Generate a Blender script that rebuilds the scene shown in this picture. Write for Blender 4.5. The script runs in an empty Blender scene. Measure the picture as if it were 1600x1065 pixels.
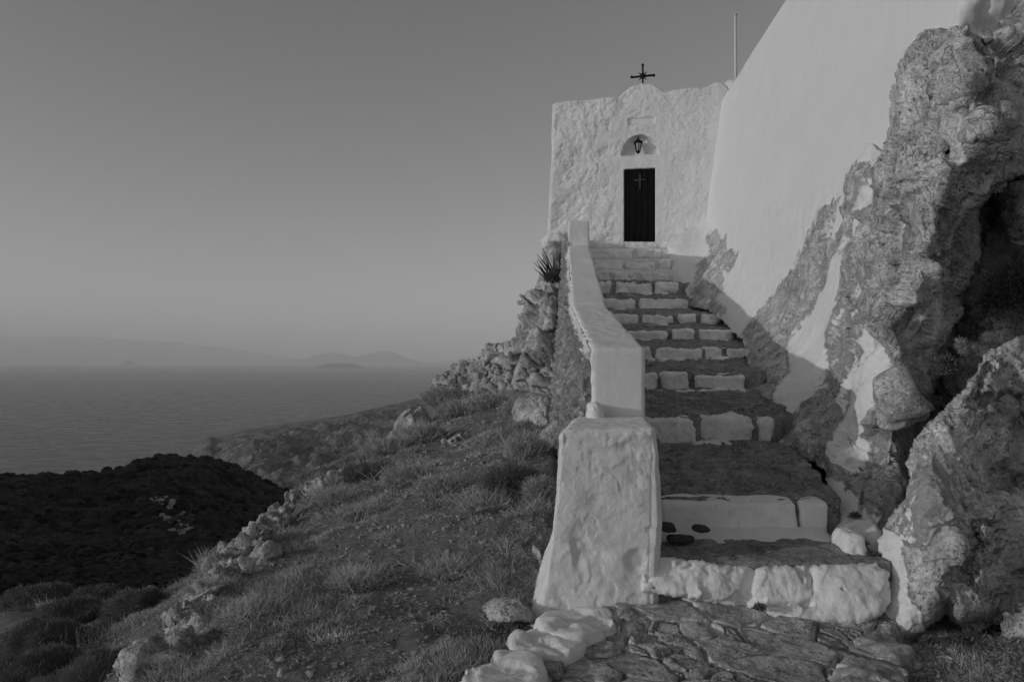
import bpy, math, random
import numpy as np
from mathutils import Vector, Matrix
R = math.radians
rng = np.random.default_rng(11)
random.seed(5)
sc = bpy.context.scene
C = sc.collection

# ------------------------------------------------------------------ camera, sky, sun, exposure
F = 1200.0; HX = 800.0; HY = 562.0            # focal length and horizon in photo pixels (1600 wide)
cam = bpy.data.cameras.new('camera'); co = bpy.data.objects.new('camera', cam); C.objects.link(co)
co.location = (0, 0, 0); co.rotation_euler = (R(90), 0, 0)
cam.sensor_width = 36; cam.lens = 36 * F / 1600; cam.shift_y = (562 - 532.5) / 1600
cam.clip_start = 0.05; cam.clip_end = 200000
sc.camera = co
SUN_EL = 11.0
sdir = Vector((1, .36, -math.tan(R(SUN_EL)) * math.hypot(1, .36))).normalized()
w = bpy.data.worlds.new('World'); sc.world = w; w.use_nodes = True
wn = w.node_tree.nodes; wl = w.node_tree.links
sky = wn.new('ShaderNodeTexSky'); sky.sky_type = 'NISHITA'; sky.sun_disc = False
sky.sun_elevation = R(SUN_EL); sky.sun_rotation = math.atan2(-sdir.x, -sdir.y)
sky.air_density = 1.0; sky.dust_density = 1.2; sky.ozone_density = 1.0
sep = wn.new('ShaderNodeSeparateColor'); wl.new(sky.outputs[0], sep.inputs[0])
mr = wn.new('ShaderNodeMath'); mr.operation = 'MULTIPLY'; mr.inputs[1].default_value = 1.25
mg = wn.new('ShaderNodeMath'); mg.operation = 'MULTIPLY_ADD'; mg.inputs[1].default_value = .0
wl.new(sep.outputs[0], mr.inputs[0]); wl.new(sep.outputs[1], mg.inputs[0]); wl.new(mr.outputs[0], mg.inputs[2])
bgn = wn['Background']; wl.new(mg.outputs[0], bgn.inputs[0]); bgn.inputs[1].default_value = .15
sl = bpy.data.lights.new('sun', 'SUN'); so = bpy.data.objects.new('sun', sl); C.objects.link(so)
sl.energy = 2.4; sl.angle = R(.5); so.rotation_euler = sdir.to_track_quat('-Z', 'Y').to_euler(); so.location = (-20, -8, 10)
sc.view_settings.view_transform = 'Standard'; sc.view_settings.look = 'None'
sc.view_settings.exposure = -.6; sc.view_settings.gamma = 1
sc.cycles.use_denoising = True; sc.cycles.denoising_prefilter = 'ACCURATE'; sc.cycles.adaptive_threshold = .004; sc.cycles.max_bounces = 6; sc.cycles.volume_bounces = 2

# ------------------------------------------------------------------ numpy noise
_perm = rng.permutation(256); _perm = np.concatenate([_perm, _perm, _perm])
_g = rng.normal(size=(256, 3)); _g /= np.linalg.norm(_g, axis=1)[:, None]
def pnoise(p):
    p = np.asarray(p, float); i = np.floor(p).astype(int); f = p - i; i &= 255
    u = f * f * f * (f * (f * 6 - 15) + 10)
    def gr(dx, dy, dz):
        h = _perm[_perm[_perm[(i[:, 0] + dx) & 255] + ((i[:, 1] + dy) & 255)] + ((i[:, 2] + dz) & 255)]
        return (_g[h] * (f - [dx, dy, dz])).sum(1)
    def lp(a, b, t): return a + (b - a) * t
    a = lp(lp(gr(0,0,0), gr(1,0,0), u[:,0]), lp(gr(0,1,0), gr(1,1,0), u[:,0]), u[:,1])
    b = lp(lp(gr(0,0,1), gr(1,0,1), u[:,0]), lp(gr(0,1,1), gr(1,1,1), u[:,0]), u[:,1])
    return lp(a, b, u[:,2]) * 1.6
def fbm(p, s=1., oct=4, gain=.5, off=0.):
    r = 0; a = 1.; q = np.asarray(p, float) * s + off
    for _ in range(oct): r = r + a * pnoise(q); q = q * 2.03 + 7.7; a *= gain
    return r
def ridged(p, s=1., oct=4, gain=.5, off=0.):
    r = 0; a = 1.; q = np.asarray(p, float) * s + off
    for _ in range(oct): r = r + a * (1 - 2 * np.abs(pnoise(q))); q = q * 2.1 + 3.3; a *= gain
    return r
def voro(p, s=1., off=0.):
    q = np.asarray(p, float) * s + off; i = np.floor(q).astype(int); f1 = np.full(len(q), 9.); f2 = f1.copy(); idr = np.zeros(len(q)); vec = np.zeros_like(q)
    for dx in (-1,0,1):
        for dy in (-1,0,1):
            for dz in (-1,0,1):
                c = i + [dx, dy, dz]; cc = c & 255
                h = _perm[_perm[_perm[cc[:,0]] + cc[:,1]] + cc[:,2]]
                ft = c + .5 + _g[h] * .45
                d = np.linalg.norm(ft - q, axis=1); m = d < f1
                f2 = np.where(m, f1, np.minimum(f2, d)); idr = np.where(m, h / 255., idr); vec[m] = (q - ft)[m]; f1 = np.where(m, d, f1)
    return f1, f2, idr, vec
def facets(p, s, off=0., st=(1, 1, .6), warp=.05):
    """angular broken-rock relief: every cell is a tilted plane, with sharp steps at the fractures"""
    w_ = np.stack([fbm(p, 2.5 * s, 3, .55, off), fbm(p, 2.5 * s, 3, .55, off + 5), fbm(p, 2.5 * s, 3, .55, off + 9)], 1) * warp / s
    f1, f2, idr, vec = voro((p + w_) * np.array(st), s, off); h = (idr * 255).astype(int) % 256
    return ((vec * _g[h]).sum(1) * 1.1 + .5 * (_g[h, 0])) / s * (.25 + .75 * sstep(0, .12, f2 - f1))
def sstep(a, b, x):
    t = np.clip((x - a) / (b - a), 0, 1); return t * t * (3 - 2 * t)

# ------------------------------------------------------------------ mesh helpers
def W(px, py, Y):
    px = np.asarray(px, float); py = np.asarray(py, float); Y = np.asarray(Y, float)
    return np.stack([(px - HX) / F * Y, Y + 0 * px, (HY - py) / F * Y], -1)
def mesh(name, V, faces, mat, parent=None, attr=None, smooth=True):
    me = bpy.data.meshes.new(name)
    V = np.asarray(V, np.float32); faces = np.asarray(faces, np.int32); k = faces.shape[1]
    me.vertices.add(len(V)); me.vertices.foreach_set('co', V.ravel())
    me.loops.add(faces.size); me.loops.foreach_set('vertex_index', faces.ravel())
    me.polygons.add(len(faces)); me.polygons.foreach_set('loop_start', np.arange(0, faces.size, k, dtype=np.int32))
    me.polygons.foreach_set('use_smooth', np.full(len(faces), smooth))
    me.update(calc_edges=True)
    for n, a in (attr or {}).items():
        at = me.attributes.new(n, 'FLOAT', 'POINT'); at.data.foreach_set('value', np.asarray(a, np.float32))
    me.materials.append(mat)
    o = bpy.data.objects.new(name, me); C.objects.link(o)
    if parent:
        o.parent = parent; loc = Vector((0,0,0)); p = parent
        while p and p.type == 'EMPTY': loc += p.location; p = p.parent
        if parent.type == 'EMPTY': o.matrix_parent_inverse = Matrix.Translation(-loc)
    return o
def tag(o, label=None, cat=None, group=None, kind=None):
    if label: o['label'] = label
    if cat: o['category'] = cat
    if group: o['group'] = group
    if kind: o['kind'] = kind
    return o
def empty(name, loc=(0,0,0)):
    o = bpy.data.objects.new(name, None); C.objects.link(o); o.location = loc; o.empty_display_size = .1; return o
def gridfaces(nu, nv, base=0):
    a = np.arange(nu * nv).reshape(nu, nv) + base
    return np.stack([a[:-1,:-1], a[1:,:-1], a[1:,1:], a[:-1,1:]], -1).reshape(-1, 4)
def vnormals(V, Fq):
    n = np.cross(V[Fq[:,2]] - V[Fq[:,0]], V[Fq[:,3 if Fq.shape[1] > 3 else 1]] - V[Fq[:,1 if Fq.shape[1] > 3 else 0]])
    N = np.zeros_like(V)
    for k in range(Fq.shape[1]): np.add.at(N, Fq[:,k], n)
    return N / (np.linalg.norm(N, axis=1)[:,None] + 1e-12)
def cube_pts(nx, ny, nz):
    """surface grid of the cube [-1,1]^3 with merged vertices"""
    idx = {}; P = []; Fc = []
    n = (nx, ny, nz)
    def vid(i, j, k):
        key = (i, j, k)
        if key not in idx:
            idx[key] = len(P); P.append((2*i/nx-1, 2*j/ny-1, 2*k/nz-1))
        return idx[key]
    for ax in range(3):
        u, v = [(1,2),(2,0),(0,1)][ax]
        for side in (0, n[ax]):
            for a in range(n[u]):
                for b in range(n[v]):
                    q = []
                    for (da, db) in ((0,0),(1,0),(1,1),(0,1)):
                        t = [0,0,0]; t[ax] = side; t[u] = a + da; t[v] = b + db; q.append(vid(*t))
                    if side == 0: q = q[::-1]
                    Fc.append(q)
    return np.array(P, float), np.array(Fc)
_cc = {}
def hexa(corners, n, rnd=.1, noise=None):
    """corners: 8 points, order (x-,y-,z-),(x+,y-,z-),(x-,y+,z-),(x+,y+,z-), then z+.  rnd: scalar or 3 rounding radii in metres"""
    n = tuple(int(max(2, k)) for k in n)
    if n not in _cc: _cc[n] = cube_pts(*n)
    P, Fc = _cc[n]; c = np.array(corners, float)
    L = np.array([np.linalg.norm(c[1]-c[0]) , np.linalg.norm(c[2]-c[0]), np.linalg.norm(c[4]-c[0])]) / 2
    r = np.minimum(np.full(3, 1.) * rnd / L, .95)
    inn = np.clip(P, -(1 - r), 1 - r); d = (P - inn) / r
    dn = np.linalg.norm(d, axis=1)[:,None] + 1e-9
    Q = inn + np.where(np.abs(d).max(1)[:,None] > 1e-6, d / dn * np.minimum(1, dn), 0) * r
    t = (Q + 1) / 2; V = 0
    for k in range(8):
        wx = t[:,0] if k & 1 else 1 - t[:,0]; wy = t[:,1] if k & 2 else 1 - t[:,1]; wz = t[:,2] if k & 4 else 1 - t[:,2]
        V = V + (wx * wy * wz)[:,None] * c[k]
    if noise is not None:
        N = vnormals(V, Fc); V = V + N * noise(V, N)[:,None]
    return V, Fc
def box_c(x0, x1, y0, y1, z0, z1):
    return [(x0,y0,z0),(x1,y0,z0),(x0,y1,z0),(x1,y1,z0),(x0,y0,z1),(x1,y0,z1),(x0,y1,z1),(x1,y1,z1)]
def join(parts):
    Vs = []; Fs = []; b = 0
    for V, Fq in parts: Vs.append(V); Fs.append(Fq + b); b += len(V)
    return np.concatenate(Vs), np.concatenate(Fs)
def tube(pts, rad, seg=6):
    pts = np.array(pts, float); n = len(pts); rad = np.broadcast_to(rad, n)
    V = []
    T = np.gradient(pts, axis=0); T /= np.linalg.norm(T, axis=1)[:,None] + 1e-9
    up = np.array([0,0,1.]) if abs(T[0][2]) < .9 else np.array([1.,0,0])
    for k in range(n):
        a = np.cross(T[k], up); a /= np.linalg.norm(a) + 1e-9; b = np.cross(T[k], a)
        for s in range(seg):
            t = 2 * math.pi * s / seg; V.append(pts[k] + rad[k] * (a * math.cos(t) + b * math.sin(t)))
    Fq = []
    for k in range(n - 1):
        for s in range(seg): Fq.append((k*seg+s, k*seg+(s+1)%seg, (k+1)*seg+(s+1)%seg, (k+1)*seg+s))
    c0 = len(V); V.append(pts[0]); V.append(pts[-1])
    for s in range(0, seg, 2):
        Fq.append((c0, (s+2)%seg, (s+1)%seg, s)); o = (n-1)*seg; Fq.append((c0+1, o+s, o+(s+1)%seg, o+(s+2)%seg))
    return np.array(V), np.array(Fq)
def inpoly(px, py, poly):
    r = np.zeros(px.shape, bool); n = len(poly)
    for i in range(n):
        x1, y1 = poly[i]; x2, y2 = poly[(i+1) % n]
        if y1 == y2: continue
        c = ((y1 > py) != (y2 > py)) & (px < (x2-x1)*(py-y1)/(y2-y1)+x1); r ^= c
    return r
def pdist(px, py, poly):
    d = np.full(px.shape, 1e9); n = len(poly)
    for i in range(n):
        x1, y1 = poly[i]; x2, y2 = poly[(i+1) % n]; L = (x2-x1)**2+(y2-y1)**2 + 1e-9
        t = np.clip(((px-x1)*(x2-x1)+(py-y1)*(y2-y1))/L, 0, 1)
        d = np.minimum(d, np.hypot(px-x1-t*(x2-x1), py-y1-t*(y2-y1)))
    return d
def sdist(px, py, poly):
    d = pdist(px, py, poly); return np.where(inpoly(px, py, poly), d, -d)
def tps(P, val, lam=0.):
    P = np.array(P, float); val = np.array(val, float); n = len(P); sc_ = np.abs(P).max() + 1e-9; Q = P / sc_
    def U(d): return np.where(d > 0, d * d * np.log(d + 1e-12), 0)
    K = U(np.linalg.norm(Q[:,None]-Q[None], axis=2)) + lam * np.eye(n)
    A = np.zeros((n+3, n+3)); A[:n,:n] = K; A[:n,n] = 1; A[:n,n+1:] = Q; A[n,:n] = 1; A[n+1:,:n] = Q.T
    s = np.linalg.solve(A, np.concatenate([val, [0,0,0]]))
    def f(x, y):
        q = np.stack([np.ravel(x), np.ravel(y)], 1) / sc_; out = np.zeros(len(q))
        for k in range(0, len(q), 20000):
            qq = q[k:k+20000]; out[k:k+20000] = U(np.linalg.norm(qq[:,None]-Q[None], axis=2)) @ s[:n] + s[n] + qq @ s[n+1:]
        return out.reshape(np.shape(x))
    return f

def relief(name, poly, ctrl, mat, step=2.5, R_edge=.25, thick=1.0, disp=None, paint=None, parent=None, edge_noise=3.5, carve=None, seed=0.):
    """closed solid rock: outline polygon and depth control points give the front surface, the rim rolls back, and a back surface closes it"""
    xs = [p[0] for p in poly]; ys = [p[1] for p in poly]
    gx = np.arange(min(xs)-step, max(xs)+2*step, step); gy = np.arange(min(ys)-step, max(ys)+2*step, step)
    PX, PY = np.meshgrid(gx, gy, indexing='ij'); sh = PX.shape
    n2 = np.stack([PX.ravel()/14, PY.ravel()/14, np.full(PX.size, 3.1+seed)], 1)
    sd = sdist(PX, PY, poly) + edge_noise * fbm(n2, 1., 3).reshape(sh)
    f = tps([(a, b) for a, b, _ in ctrl], [math.log(c) for _, _, c in ctrl], 1e-4)
    Y = np.exp(f(PX, PY))
    ins = sd > 0
    m = np.minimum(sd * Y / F, R_edge); m = np.clip(m, 0, None)
    roll = R_edge - np.sqrt(np.clip(R_edge**2 - (R_edge - m)**2, 0, None))
    if carve is not None: Y = Y + carve(PX, PY)
    Yf = Y + roll; Yb = Y + roll + .02 + thick * np.sqrt(np.clip(1-(1-m/R_edge)**2, 0, 1))
    cell = ins[:-1,:-1] & ins[1:,:-1] & ins[1:,1:] & ins[:-1,1:]
    used = np.zeros(sh, bool)
    for a, b in ((0,0),(1,0),(1,1),(0,1)): used[a:a+cell.shape[0], b:b+cell.shape[1]] |= cell
    idx = -np.ones(sh, int); idx[used] = np.arange(used.sum()); nf = used.sum()
    q = np.stack([idx[:-1,:-1][cell], idx[1:,:-1][cell], idx[1:,1:][cell], idx[:-1,1:][cell]], 1)
    V = W(PX[used], PY[used], Yf[used]); N = vnormals(V, q)
    pt = paint(PX[used], PY[used]) if paint is not None else np.zeros(nf)
    if disp is not None:
        fade = np.clip(m[used] / (R_edge*.6), .15, 1)
        V = V + N * (disp(V, pt) * fade)[:,None]
    # back: coarse copy with the same topology at half density is not needed, same grid pushed away from the camera
    B = W(PX[used], PY[used], Yb[used])
    # rim faces
    e = {}
    for a, b, c_, d in q:
        for s, t in ((a,b),(b,c_),(c_,d),(d,a)):
            if (t, s) in e: del e[(t, s)]
            else: e[(s, t)] = 1
    rim = np.array([(t, s, s+nf, t+nf) for s, t in e])
    Vt = np.concatenate([V, B]); Fq = np.concatenate([q, q[:, ::-1] + nf, rim])
    return mesh(name, Vt, Fq, mat, parent, {'paint': np.concatenate([pt, pt])})

# ------------------------------------------------------------------ materials
def newmat(name, rough=.9, spec=.15):
    m = bpy.data.materials.new(name); m.use_nodes = True; nt = m.node_tree; b = nt.nodes['Principled BSDF']
    b.inputs['Roughness'].default_value = rough; b.inputs['Specular IOR Level'].default_value = spec
    return m, nt, b
class NT:
    def __init__(s, nt): s.nt = nt; s.co = nt.nodes.new('ShaderNodeTexCoord').outputs['Object']
    def _in(s, n, i, v):
        if hasattr(v, 'links') or hasattr(v, 'is_linked'): s.nt.links.new(v, n.inputs[i])
        else: n.inputs[i].default_value = v
    def noise(s, scale, det=5, rough=.55, dist=0, vec=None):
        n = s.nt.nodes.new('ShaderNodeTexNoise'); s.nt.links.new(vec or s.co, n.inputs['Vector'])
        n.inputs['Scale'].default_value = scale; n.inputs['Detail'].default_value = det; n.inputs['Roughness'].default_value = rough; n.inputs['Distortion'].default_value = dist
        return n.outputs['Fac']
    def vor(s, scale, feat='F1', vec=None):
        n = s.nt.nodes.new('ShaderNodeTexVoronoi'); n.feature = feat; s.nt.links.new(vec or s.co, n.inputs['Vector']); n.inputs['Scale'].default_value = scale
        return n.outputs['Distance']
    def stretch(s, sx, sy, sz, rot=(0,0,0)):
        n = s.nt.nodes.new('ShaderNodeMapping'); s.nt.links.new(s.co, n.inputs[0]); n.inputs['Scale'].default_value = (sx, sy, sz); n.inputs['Rotation'].default_value = rot
        return n.outputs[0]
    def ramp(s, v, a, b, lo=0., hi=1.):
        n = s.nt.nodes.new('ShaderNodeMapRange'); s._in(n, 0, v); n.inputs[1].default_value = a; n.inputs[2].default_value = b; n.inputs[3].default_value = lo; n.inputs[4].default_value = hi
        return n.outputs[0]
    def math(s, op, a, b=0.):
        n = s.nt.nodes.new('ShaderNodeMath'); n.operation = op; s._in(n, 0, a); s._in(n, 1, b); return n.outputs[0]
    def mix(s, f, a, b):
        n = s.nt.nodes.new('ShaderNodeMix'); n.data_type = 'FLOAT'; s._in(n, 0, f); s._in(n, 2, a); s._in(n, 3, b); return n.outputs[0]
    def attr(s, name):
        n = s.nt.nodes.new('ShaderNodeAttribute'); n.attribute_name = name; return n.outputs['Fac']
    def bump(s, h, dist, strength=1., prev=None):
        n = s.nt.nodes.new('ShaderNodeBump'); s.nt.links.new(h, n.inputs['Height']); n.inputs['Distance'].default_value = dist; n.inputs['Strength'].default_value = strength
        if prev: s.nt.links.new(prev, n.inputs['Normal'])
        return n.outputs[0]
def rock_mat(name, lo=.14, hi=.4, paint=False, scale=1., white=.72, bd=.03, grout=False, plo=.4, phi=.62, pits=.6, pdark=.55):
    m, nt, b = newmat(name); s = NT(nt)
    big = s.noise(1.6*scale, 5, .6); med = s.noise(7*scale, 9, .7, .1); fine = s.noise(45*scale, 6, .7)
    st = s.noise(6*scale, 6, .68, .15, s.stretch(1.6, 1.6, .5, (0, .5, .2)))
    tone = s.math('ADD', s.math('MULTIPLY', big, .35), s.math('ADD', s.math('MULTIPLY', med, .35), s.math('MULTIPLY', st, .3)))
    col = s.ramp(tone, .38, .6, lo, hi)
    wv_ = nt.nodes.new('ShaderNodeVectorMath'); wv_.operation = 'ADD'; nt.links.new(s.co, wv_.inputs[0]); nz = nt.nodes.new('ShaderNodeTexNoise'); nz.inputs['Scale'].default_value = 5*scale; nz.inputs['Detail'].default_value = 4
    sc3 = nt.nodes.new('ShaderNodeVectorMath'); sc3.operation = 'SCALE'; sc3.inputs[3].default_value = .22/scale; nt.links.new(s.co, nz.inputs['Vector']); nt.links.new(nz.outputs['Color'], sc3.inputs[0]); nt.links.new(sc3.outputs[0], wv_.inputs[1])
    pv = s.ramp(s.vor(14*scale, 'F1', wv_.outputs[0]), .08, .36, 0, 1); pm = s.ramp(s.noise(3*scale, 3), .44, .58)
    pv2 = s.ramp(s.vor(38*scale, 'F1', wv_.outputs[0]), .1, .4, 0, 1); pm2 = s.ramp(s.noise(4.3*scale, 3), .42, .56)
    pit = s.math('MAXIMUM', s.math('MULTIPLY', s.math('SUBTRACT', 1., pv), pm), s.math('MULTIPLY', s.math('MULTIPLY', s.math('SUBTRACT', 1., pv2), pm2), .6))
    cr = s.ramp(s.math('ABSOLUTE', s.math('SUBTRACT', s.noise(3.2*scale, 4, .5, .9), .5)), 0, .018, 0, 1)
    crm = s.math('MAXIMUM', cr, s.ramp(s.noise(1.9*scale, 2), .42, .56, 0, 1))
    col = s.math('MULTIPLY', col, s.ramp(fine, .32, .68, .55, 1.3))
    col = s.math('MULTIPLY', col, s.math('SUBTRACT', 1., s.math('MULTIPLY', pit, pdark)))
    col = s.math('MULTIPLY', col, s.ramp(crm, 0, 1, .5, 1))
    h = s.math('ADD', s.math('MULTIPLY', med, .9), s.math('ADD', s.math('MULTIPLY', fine, .45), s.math('ADD', s.math('MULTIPLY', crm, .35), s.math('MULTIPLY', pit, -pits))))
    if paint:
        pa = s.math('ADD', s.attr('paint'), s.math('MULTIPLY', s.math('SUBTRACT', s.noise(5*scale, 9, .74, .3), .5), 1.5))
        pf = s.ramp(pa, plo, phi)
        wc = s.math('MULTIPLY', s.ramp(s.noise(5, 6), .3, .7, white*.93, white*1.02), s.ramp(s.noise(30, 4, .6), .25, .45, .86, 1))
        col = s.mix(pf, col, wc); h = s.mix(pf, h, s.math('ADD', s.math('MULTIPLY', med, .35), s.math('MULTIPLY', fine, .08)))
    cb = nt.nodes.new('ShaderNodeCombineColor')
    for k in range(3): nt.links.new(col, cb.inputs[k])
    nt.links.new(cb.outputs[0], b.inputs['Base Color']); nt.links.new(s.bump(h, bd), b.inputs['Normal'])
    return m
def white_mat(name, v=.79, bd=.012, dirt=.12, lumps=4., streak=.6):
    m, nt, b = newmat(name, .92, .1); s = NT(nt)
    a = s.noise(lumps, 6, .55); f = s.noise(38, 6, .6); g = s.noise(1.3, 6, .6)
    col = s.math('MULTIPLY', s.ramp(g, .35, .7, v, v*(1-dirt*.5)), s.ramp(s.noise(14, 8, .7), .28, .45, 1-dirt, 1))
    stk = s.noise(5, 6, .6, .2, s.stretch(1, 1, .3)); col = s.math('MULTIPLY', col, s.ramp(stk, .35, .6, 1 - dirt*streak, 1))
    sp = s.ramp(s.vor(3.1), .03, .045, .45, 1); sp = s.math('MAXIMUM', sp, s.ramp(s.noise(2.3, 2), .55, .6, 1, 0))
    col = s.math('MULTIPLY', col, sp)
    cb = nt.nodes.new('ShaderNodeCombineColor')
    for k in range(3): nt.links.new(col, cb.inputs[k])
    nt.links.new(cb.outputs[0], b.inputs['Base Color'])
    mm = s.noise(lumps*3.1, 5, .6, .5); nt.links.new(s.bump(s.math('ADD', s.math('MULTIPLY', a, .8), s.math('ADD', s.math('MULTIPLY', mm, .6), s.math('MULTIPLY', f, .3))), bd), b.inputs['Normal'])
    return m
def grey_mat(name, v, var=.3, scale=20, bd=0., rough=.8, spec=.2):
    m, nt, b = newmat(name, rough, spec); s = NT(nt); f = s.noise(scale, 5, .6)
    col = s.ramp(f, .3, .7, v*(1-var), v*(1+var)); cb = nt.nodes.new('ShaderNodeCombineColor')
    for k in range(3): nt.links.new(col, cb.inputs[k])
    nt.links.new(cb.outputs[0], b.inputs['Base Color'])
    if bd: nt.links.new(s.bump(f, bd), b.inputs['Normal'])
    return m
def leaf_mat(name, lo, hi, tr=.25):
    m, nt, b = newmat(name, .75, .15); s = NT(nt)
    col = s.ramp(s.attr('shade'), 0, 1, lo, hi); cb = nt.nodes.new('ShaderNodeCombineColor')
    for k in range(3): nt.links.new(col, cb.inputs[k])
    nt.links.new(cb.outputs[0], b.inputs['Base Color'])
    t = nt.nodes.new('ShaderNodeBsdfTranslucent'); nt.links.new(cb.outputs[0], t.inputs[0])
    mx = nt.nodes.new('ShaderNodeMixShader'); mx.inputs[0].default_value = tr
    nt.links.new(b.outputs[0], mx.inputs[1]); nt.links.new(t.outputs[0], mx.inputs[2])
    nt.links.new(mx.outputs[0], nt.nodes['Material Output'].inputs['Surface'])
    return m
M_white = white_mat('whitewash', .75, .014)
M_plaster = white_mat('smooth_whitewash', .73, .007, .1, 1.6, .15)
M_wstone = white_mat('whitewashed_stone', .88, .012, .22, 7.)
M_rock = rock_mat('limestone', .22, .8, True, bd=.026, pdark=.75)
M_rock2 = rock_mat('grey_limestone', .2, .74, True, 1.2, bd=.026, pdark=.7)
M_rock3 = rock_mat('shade_toned_rock', .22, .6, False, 1.2, bd=.04)  # rock tone dulled to deepen the cleft's shade; terrace wall shares it
M_tread = rock_mat('worn_schist', .15, .46, False, 1.7, bd=.03, pdark=.3)
M_pave = rock_mat('paving_stone', .2, .6, True, 1.6, bd=.014, plo=.5, phi=.72, white=.6)
M_rubble = rock_mat('rubble', .27, .62, True, 2.0, bd=.035, white=.66)
M_soil = rock_mat('soil', .15, .42, False, 3.5, bd=.04, pdark=.3)
M_door = grey_mat('dark_door_paint', .009, .2, 8, .001, .95, .05)
M_doorx = grey_mat('dull_metal', .05, .2, 30)
M_iron = grey_mat('black_iron', .012, .3, 40)
M_glass = grey_mat('frosted_glass', .4, .1, 20, 0, .3, .4)
M_pole = grey_mat('galvanised_pole', .6, .1, 10, 0, .5, .4)
M_twig = grey_mat('dry_twig', .3, .3, 60)
M_twigd = grey_mat('dark_twig', .1, .3, 60)
M_grass = leaf_mat('dry_grass', .13, .85, .4)
M_scrub = leaf_mat('scrub_leaf', .07, .3, .3)
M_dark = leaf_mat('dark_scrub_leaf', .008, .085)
M_spiny = leaf_mat('pale_spiny_leaf', .12, .4)

# ------------------------------------------------------------------ air
# (haze is closed round everything; the sky lies outside)
ALT = 100.0
hz = hexa(box_c(-45000, 45000, -3000, 46000, -ALT-3, 1100), (2,2,2), .001)
mh = bpy.data.materials.new('haze_air'); mh.use_nodes = True; nt = mh.node_tree
nt.nodes.remove(nt.nodes['Principled BSDF']); pv = nt.nodes.new('ShaderNodeVolumePrincipled')
pv.inputs['Color'].default_value = (1, 1, 1, 1); pv.inputs['Density'].default_value = 1.1e-4; pv.inputs['Anisotropy'].default_value = -.15
nt.links.new(pv.outputs[0], nt.nodes['Material Output'].inputs['Volume'])
V, Fq = hz; c8 = np.array([(x, y, z) for z in (-ALT-3, 850) for y in (-3000, 46000) for x in (-45000, 45000)], float)
haze = mesh('haze', c8, [(0,2,3,1),(4,5,7,6),(0,1,5,4),(2,6,7,3),(0,4,6,2),(1,3,7,5)], mh, smooth=False); tag(haze, kind='stuff', label='thin pale haze over the sea and distant islands')

# ------------------------------------------------------------------ sea
ms, nt, b = newmat('sea_water', .22, .5); s = NT(nt)
b.inputs['Base Color'].default_value = (.06, .06, .06, 1)
wv = s.noise(.11, 5, .7, .3, s.stretch(1, 1.3, 1)); wv2 = s.noise(.006, 4, .6, .5, s.stretch(1, 3, 1))
nt.links.new(s.bump(wv, 3., 1.), b.inputs['Normal'])
nt.links.new(s.ramp(s.noise(.03, 6, .75, .2, s.stretch(1, 1.6, 1)), .35, .65, .2, .42), b.inputs['Roughness'])
gx = np.array([-44000, -20000, -8000, -3000, -1000, 0, 1000, 3000, 8000, 20000, 44000.]); gy = np.array([-2500, 0, 800, 2000, 5000, 12000, 25000, 45000.])
X, Y = np.meshgrid(gx, gy, indexing='ij'); V = np.stack([X.ravel(), Y.ravel(), np.full(X.size, -ALT)], 1)
tag(mesh('sea', V, gridfaces(len(gx), len(gy)), ms), kind='structure')

# ------------------------------------------------------------------ distant islands
M_isl = grey_mat('island_rock', .1, .3, .001)
def island(name, prof, D, depth, kind=True, label=None):
    px = np.linspace(prof[0][0], prof[-1][0], 160); py = np.interp(px, [p[0] for p in prof], [p[1] for p in prof])
    top = (HY - py) / F * D + 0.
    nv = 13; t = np.linspace(-1, 1, nv); PXg, T = np.meshgrid(px, t, indexing='ij')
    x = (PXg - HX) / F * D; y = D + T * depth
    h = np.clip((top + ALT)[:,None], 0, None); n = fbm(np.stack([x.ravel(), y.ravel(), 0*x.ravel()], 1), 1/(depth*.5), 4).reshape(x.shape)
    z = -ALT - 5 + (h + 5) * np.clip(1 - np.abs(T)**1.5 + .15 * n * (1-np.abs(T)), 0, 1.0)
    z = np.minimum(z, (-ALT + h) * 1.0 + 0*z)
    return mesh(name, np.stack([x.ravel(), y.ravel(), z.ravel()], 1), gridfaces(160, nv), M_isl)
tag(island('hills', [(-500,540),(-300,528),(-120,520),(0,525),(60,527),(100,526),(160,525),(200,530),(240,533),(275,533),(310,540),(345,541),(380,547),(430,556),(470,562),(520,565)], 24000, 3500), kind='structure')
tag(island('hills', [(455,566),(480,560),(500,553),(515,550),(535,552),(555,558),(575,553),(598,548),(615,550),(630,558),(650,563),(668,566)], 19000, 1200), kind='structure')
tag(island('hills', [(660,567),(700,564),(725,558),(735,556),(760,560),(800,566)], 21000, 1200), kind='structure')
tag(island('hills', [(492,574),(502,570),(515,568),(535,567),(550,568),(562,571),(572,574)], 9500, 150), kind='structure')
tag(island('hills', [(192,569.5),(195,563),(203,563),(209,565),(212,569.5)], 13800, 60), kind='structure')

# ------------------------------------------------------------------ headland across the bay
M_head = rock_mat('headland_scrub', .02, .36, False, .02, bd=3.)
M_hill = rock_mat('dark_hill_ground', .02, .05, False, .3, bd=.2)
rp = [(292,718,790),(300,709,815),(308,702,830),(315,694,845),(322,687,860),(330,686,865),(336,690,875),(352,686,900),(380,677,950),(450,664,1050),(520,652,1150),(565,642,1220),(610,632,1400),(650,622,1600),(700,604,1900),(780,592,2200),(900,588,2400)]
pxs = np.linspace(292, 900, 420); pr = np.interp(pxs, [p[0] for p in rp], [p[1] for p in rp]); Yr = np.interp(pxs, [p[0] for p in rp], [p[2] for p in rp])
pr = pr + .9 * fbm(np.stack([pxs/22, pxs*0, pxs*0], 1), 1, 4)
zr = (HY - pr) / F * Yr
T = np.linspace(0, 1.25, 260); V = []
PXg, TT = np.meshgrid(pxs, T, indexing='ij')
Yn = 300 + 60 * np.sin(pxs / 60.) + (Yr - 400) * (1 - sstep(300, 440, pxs))                   # near foot of the valley
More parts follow.
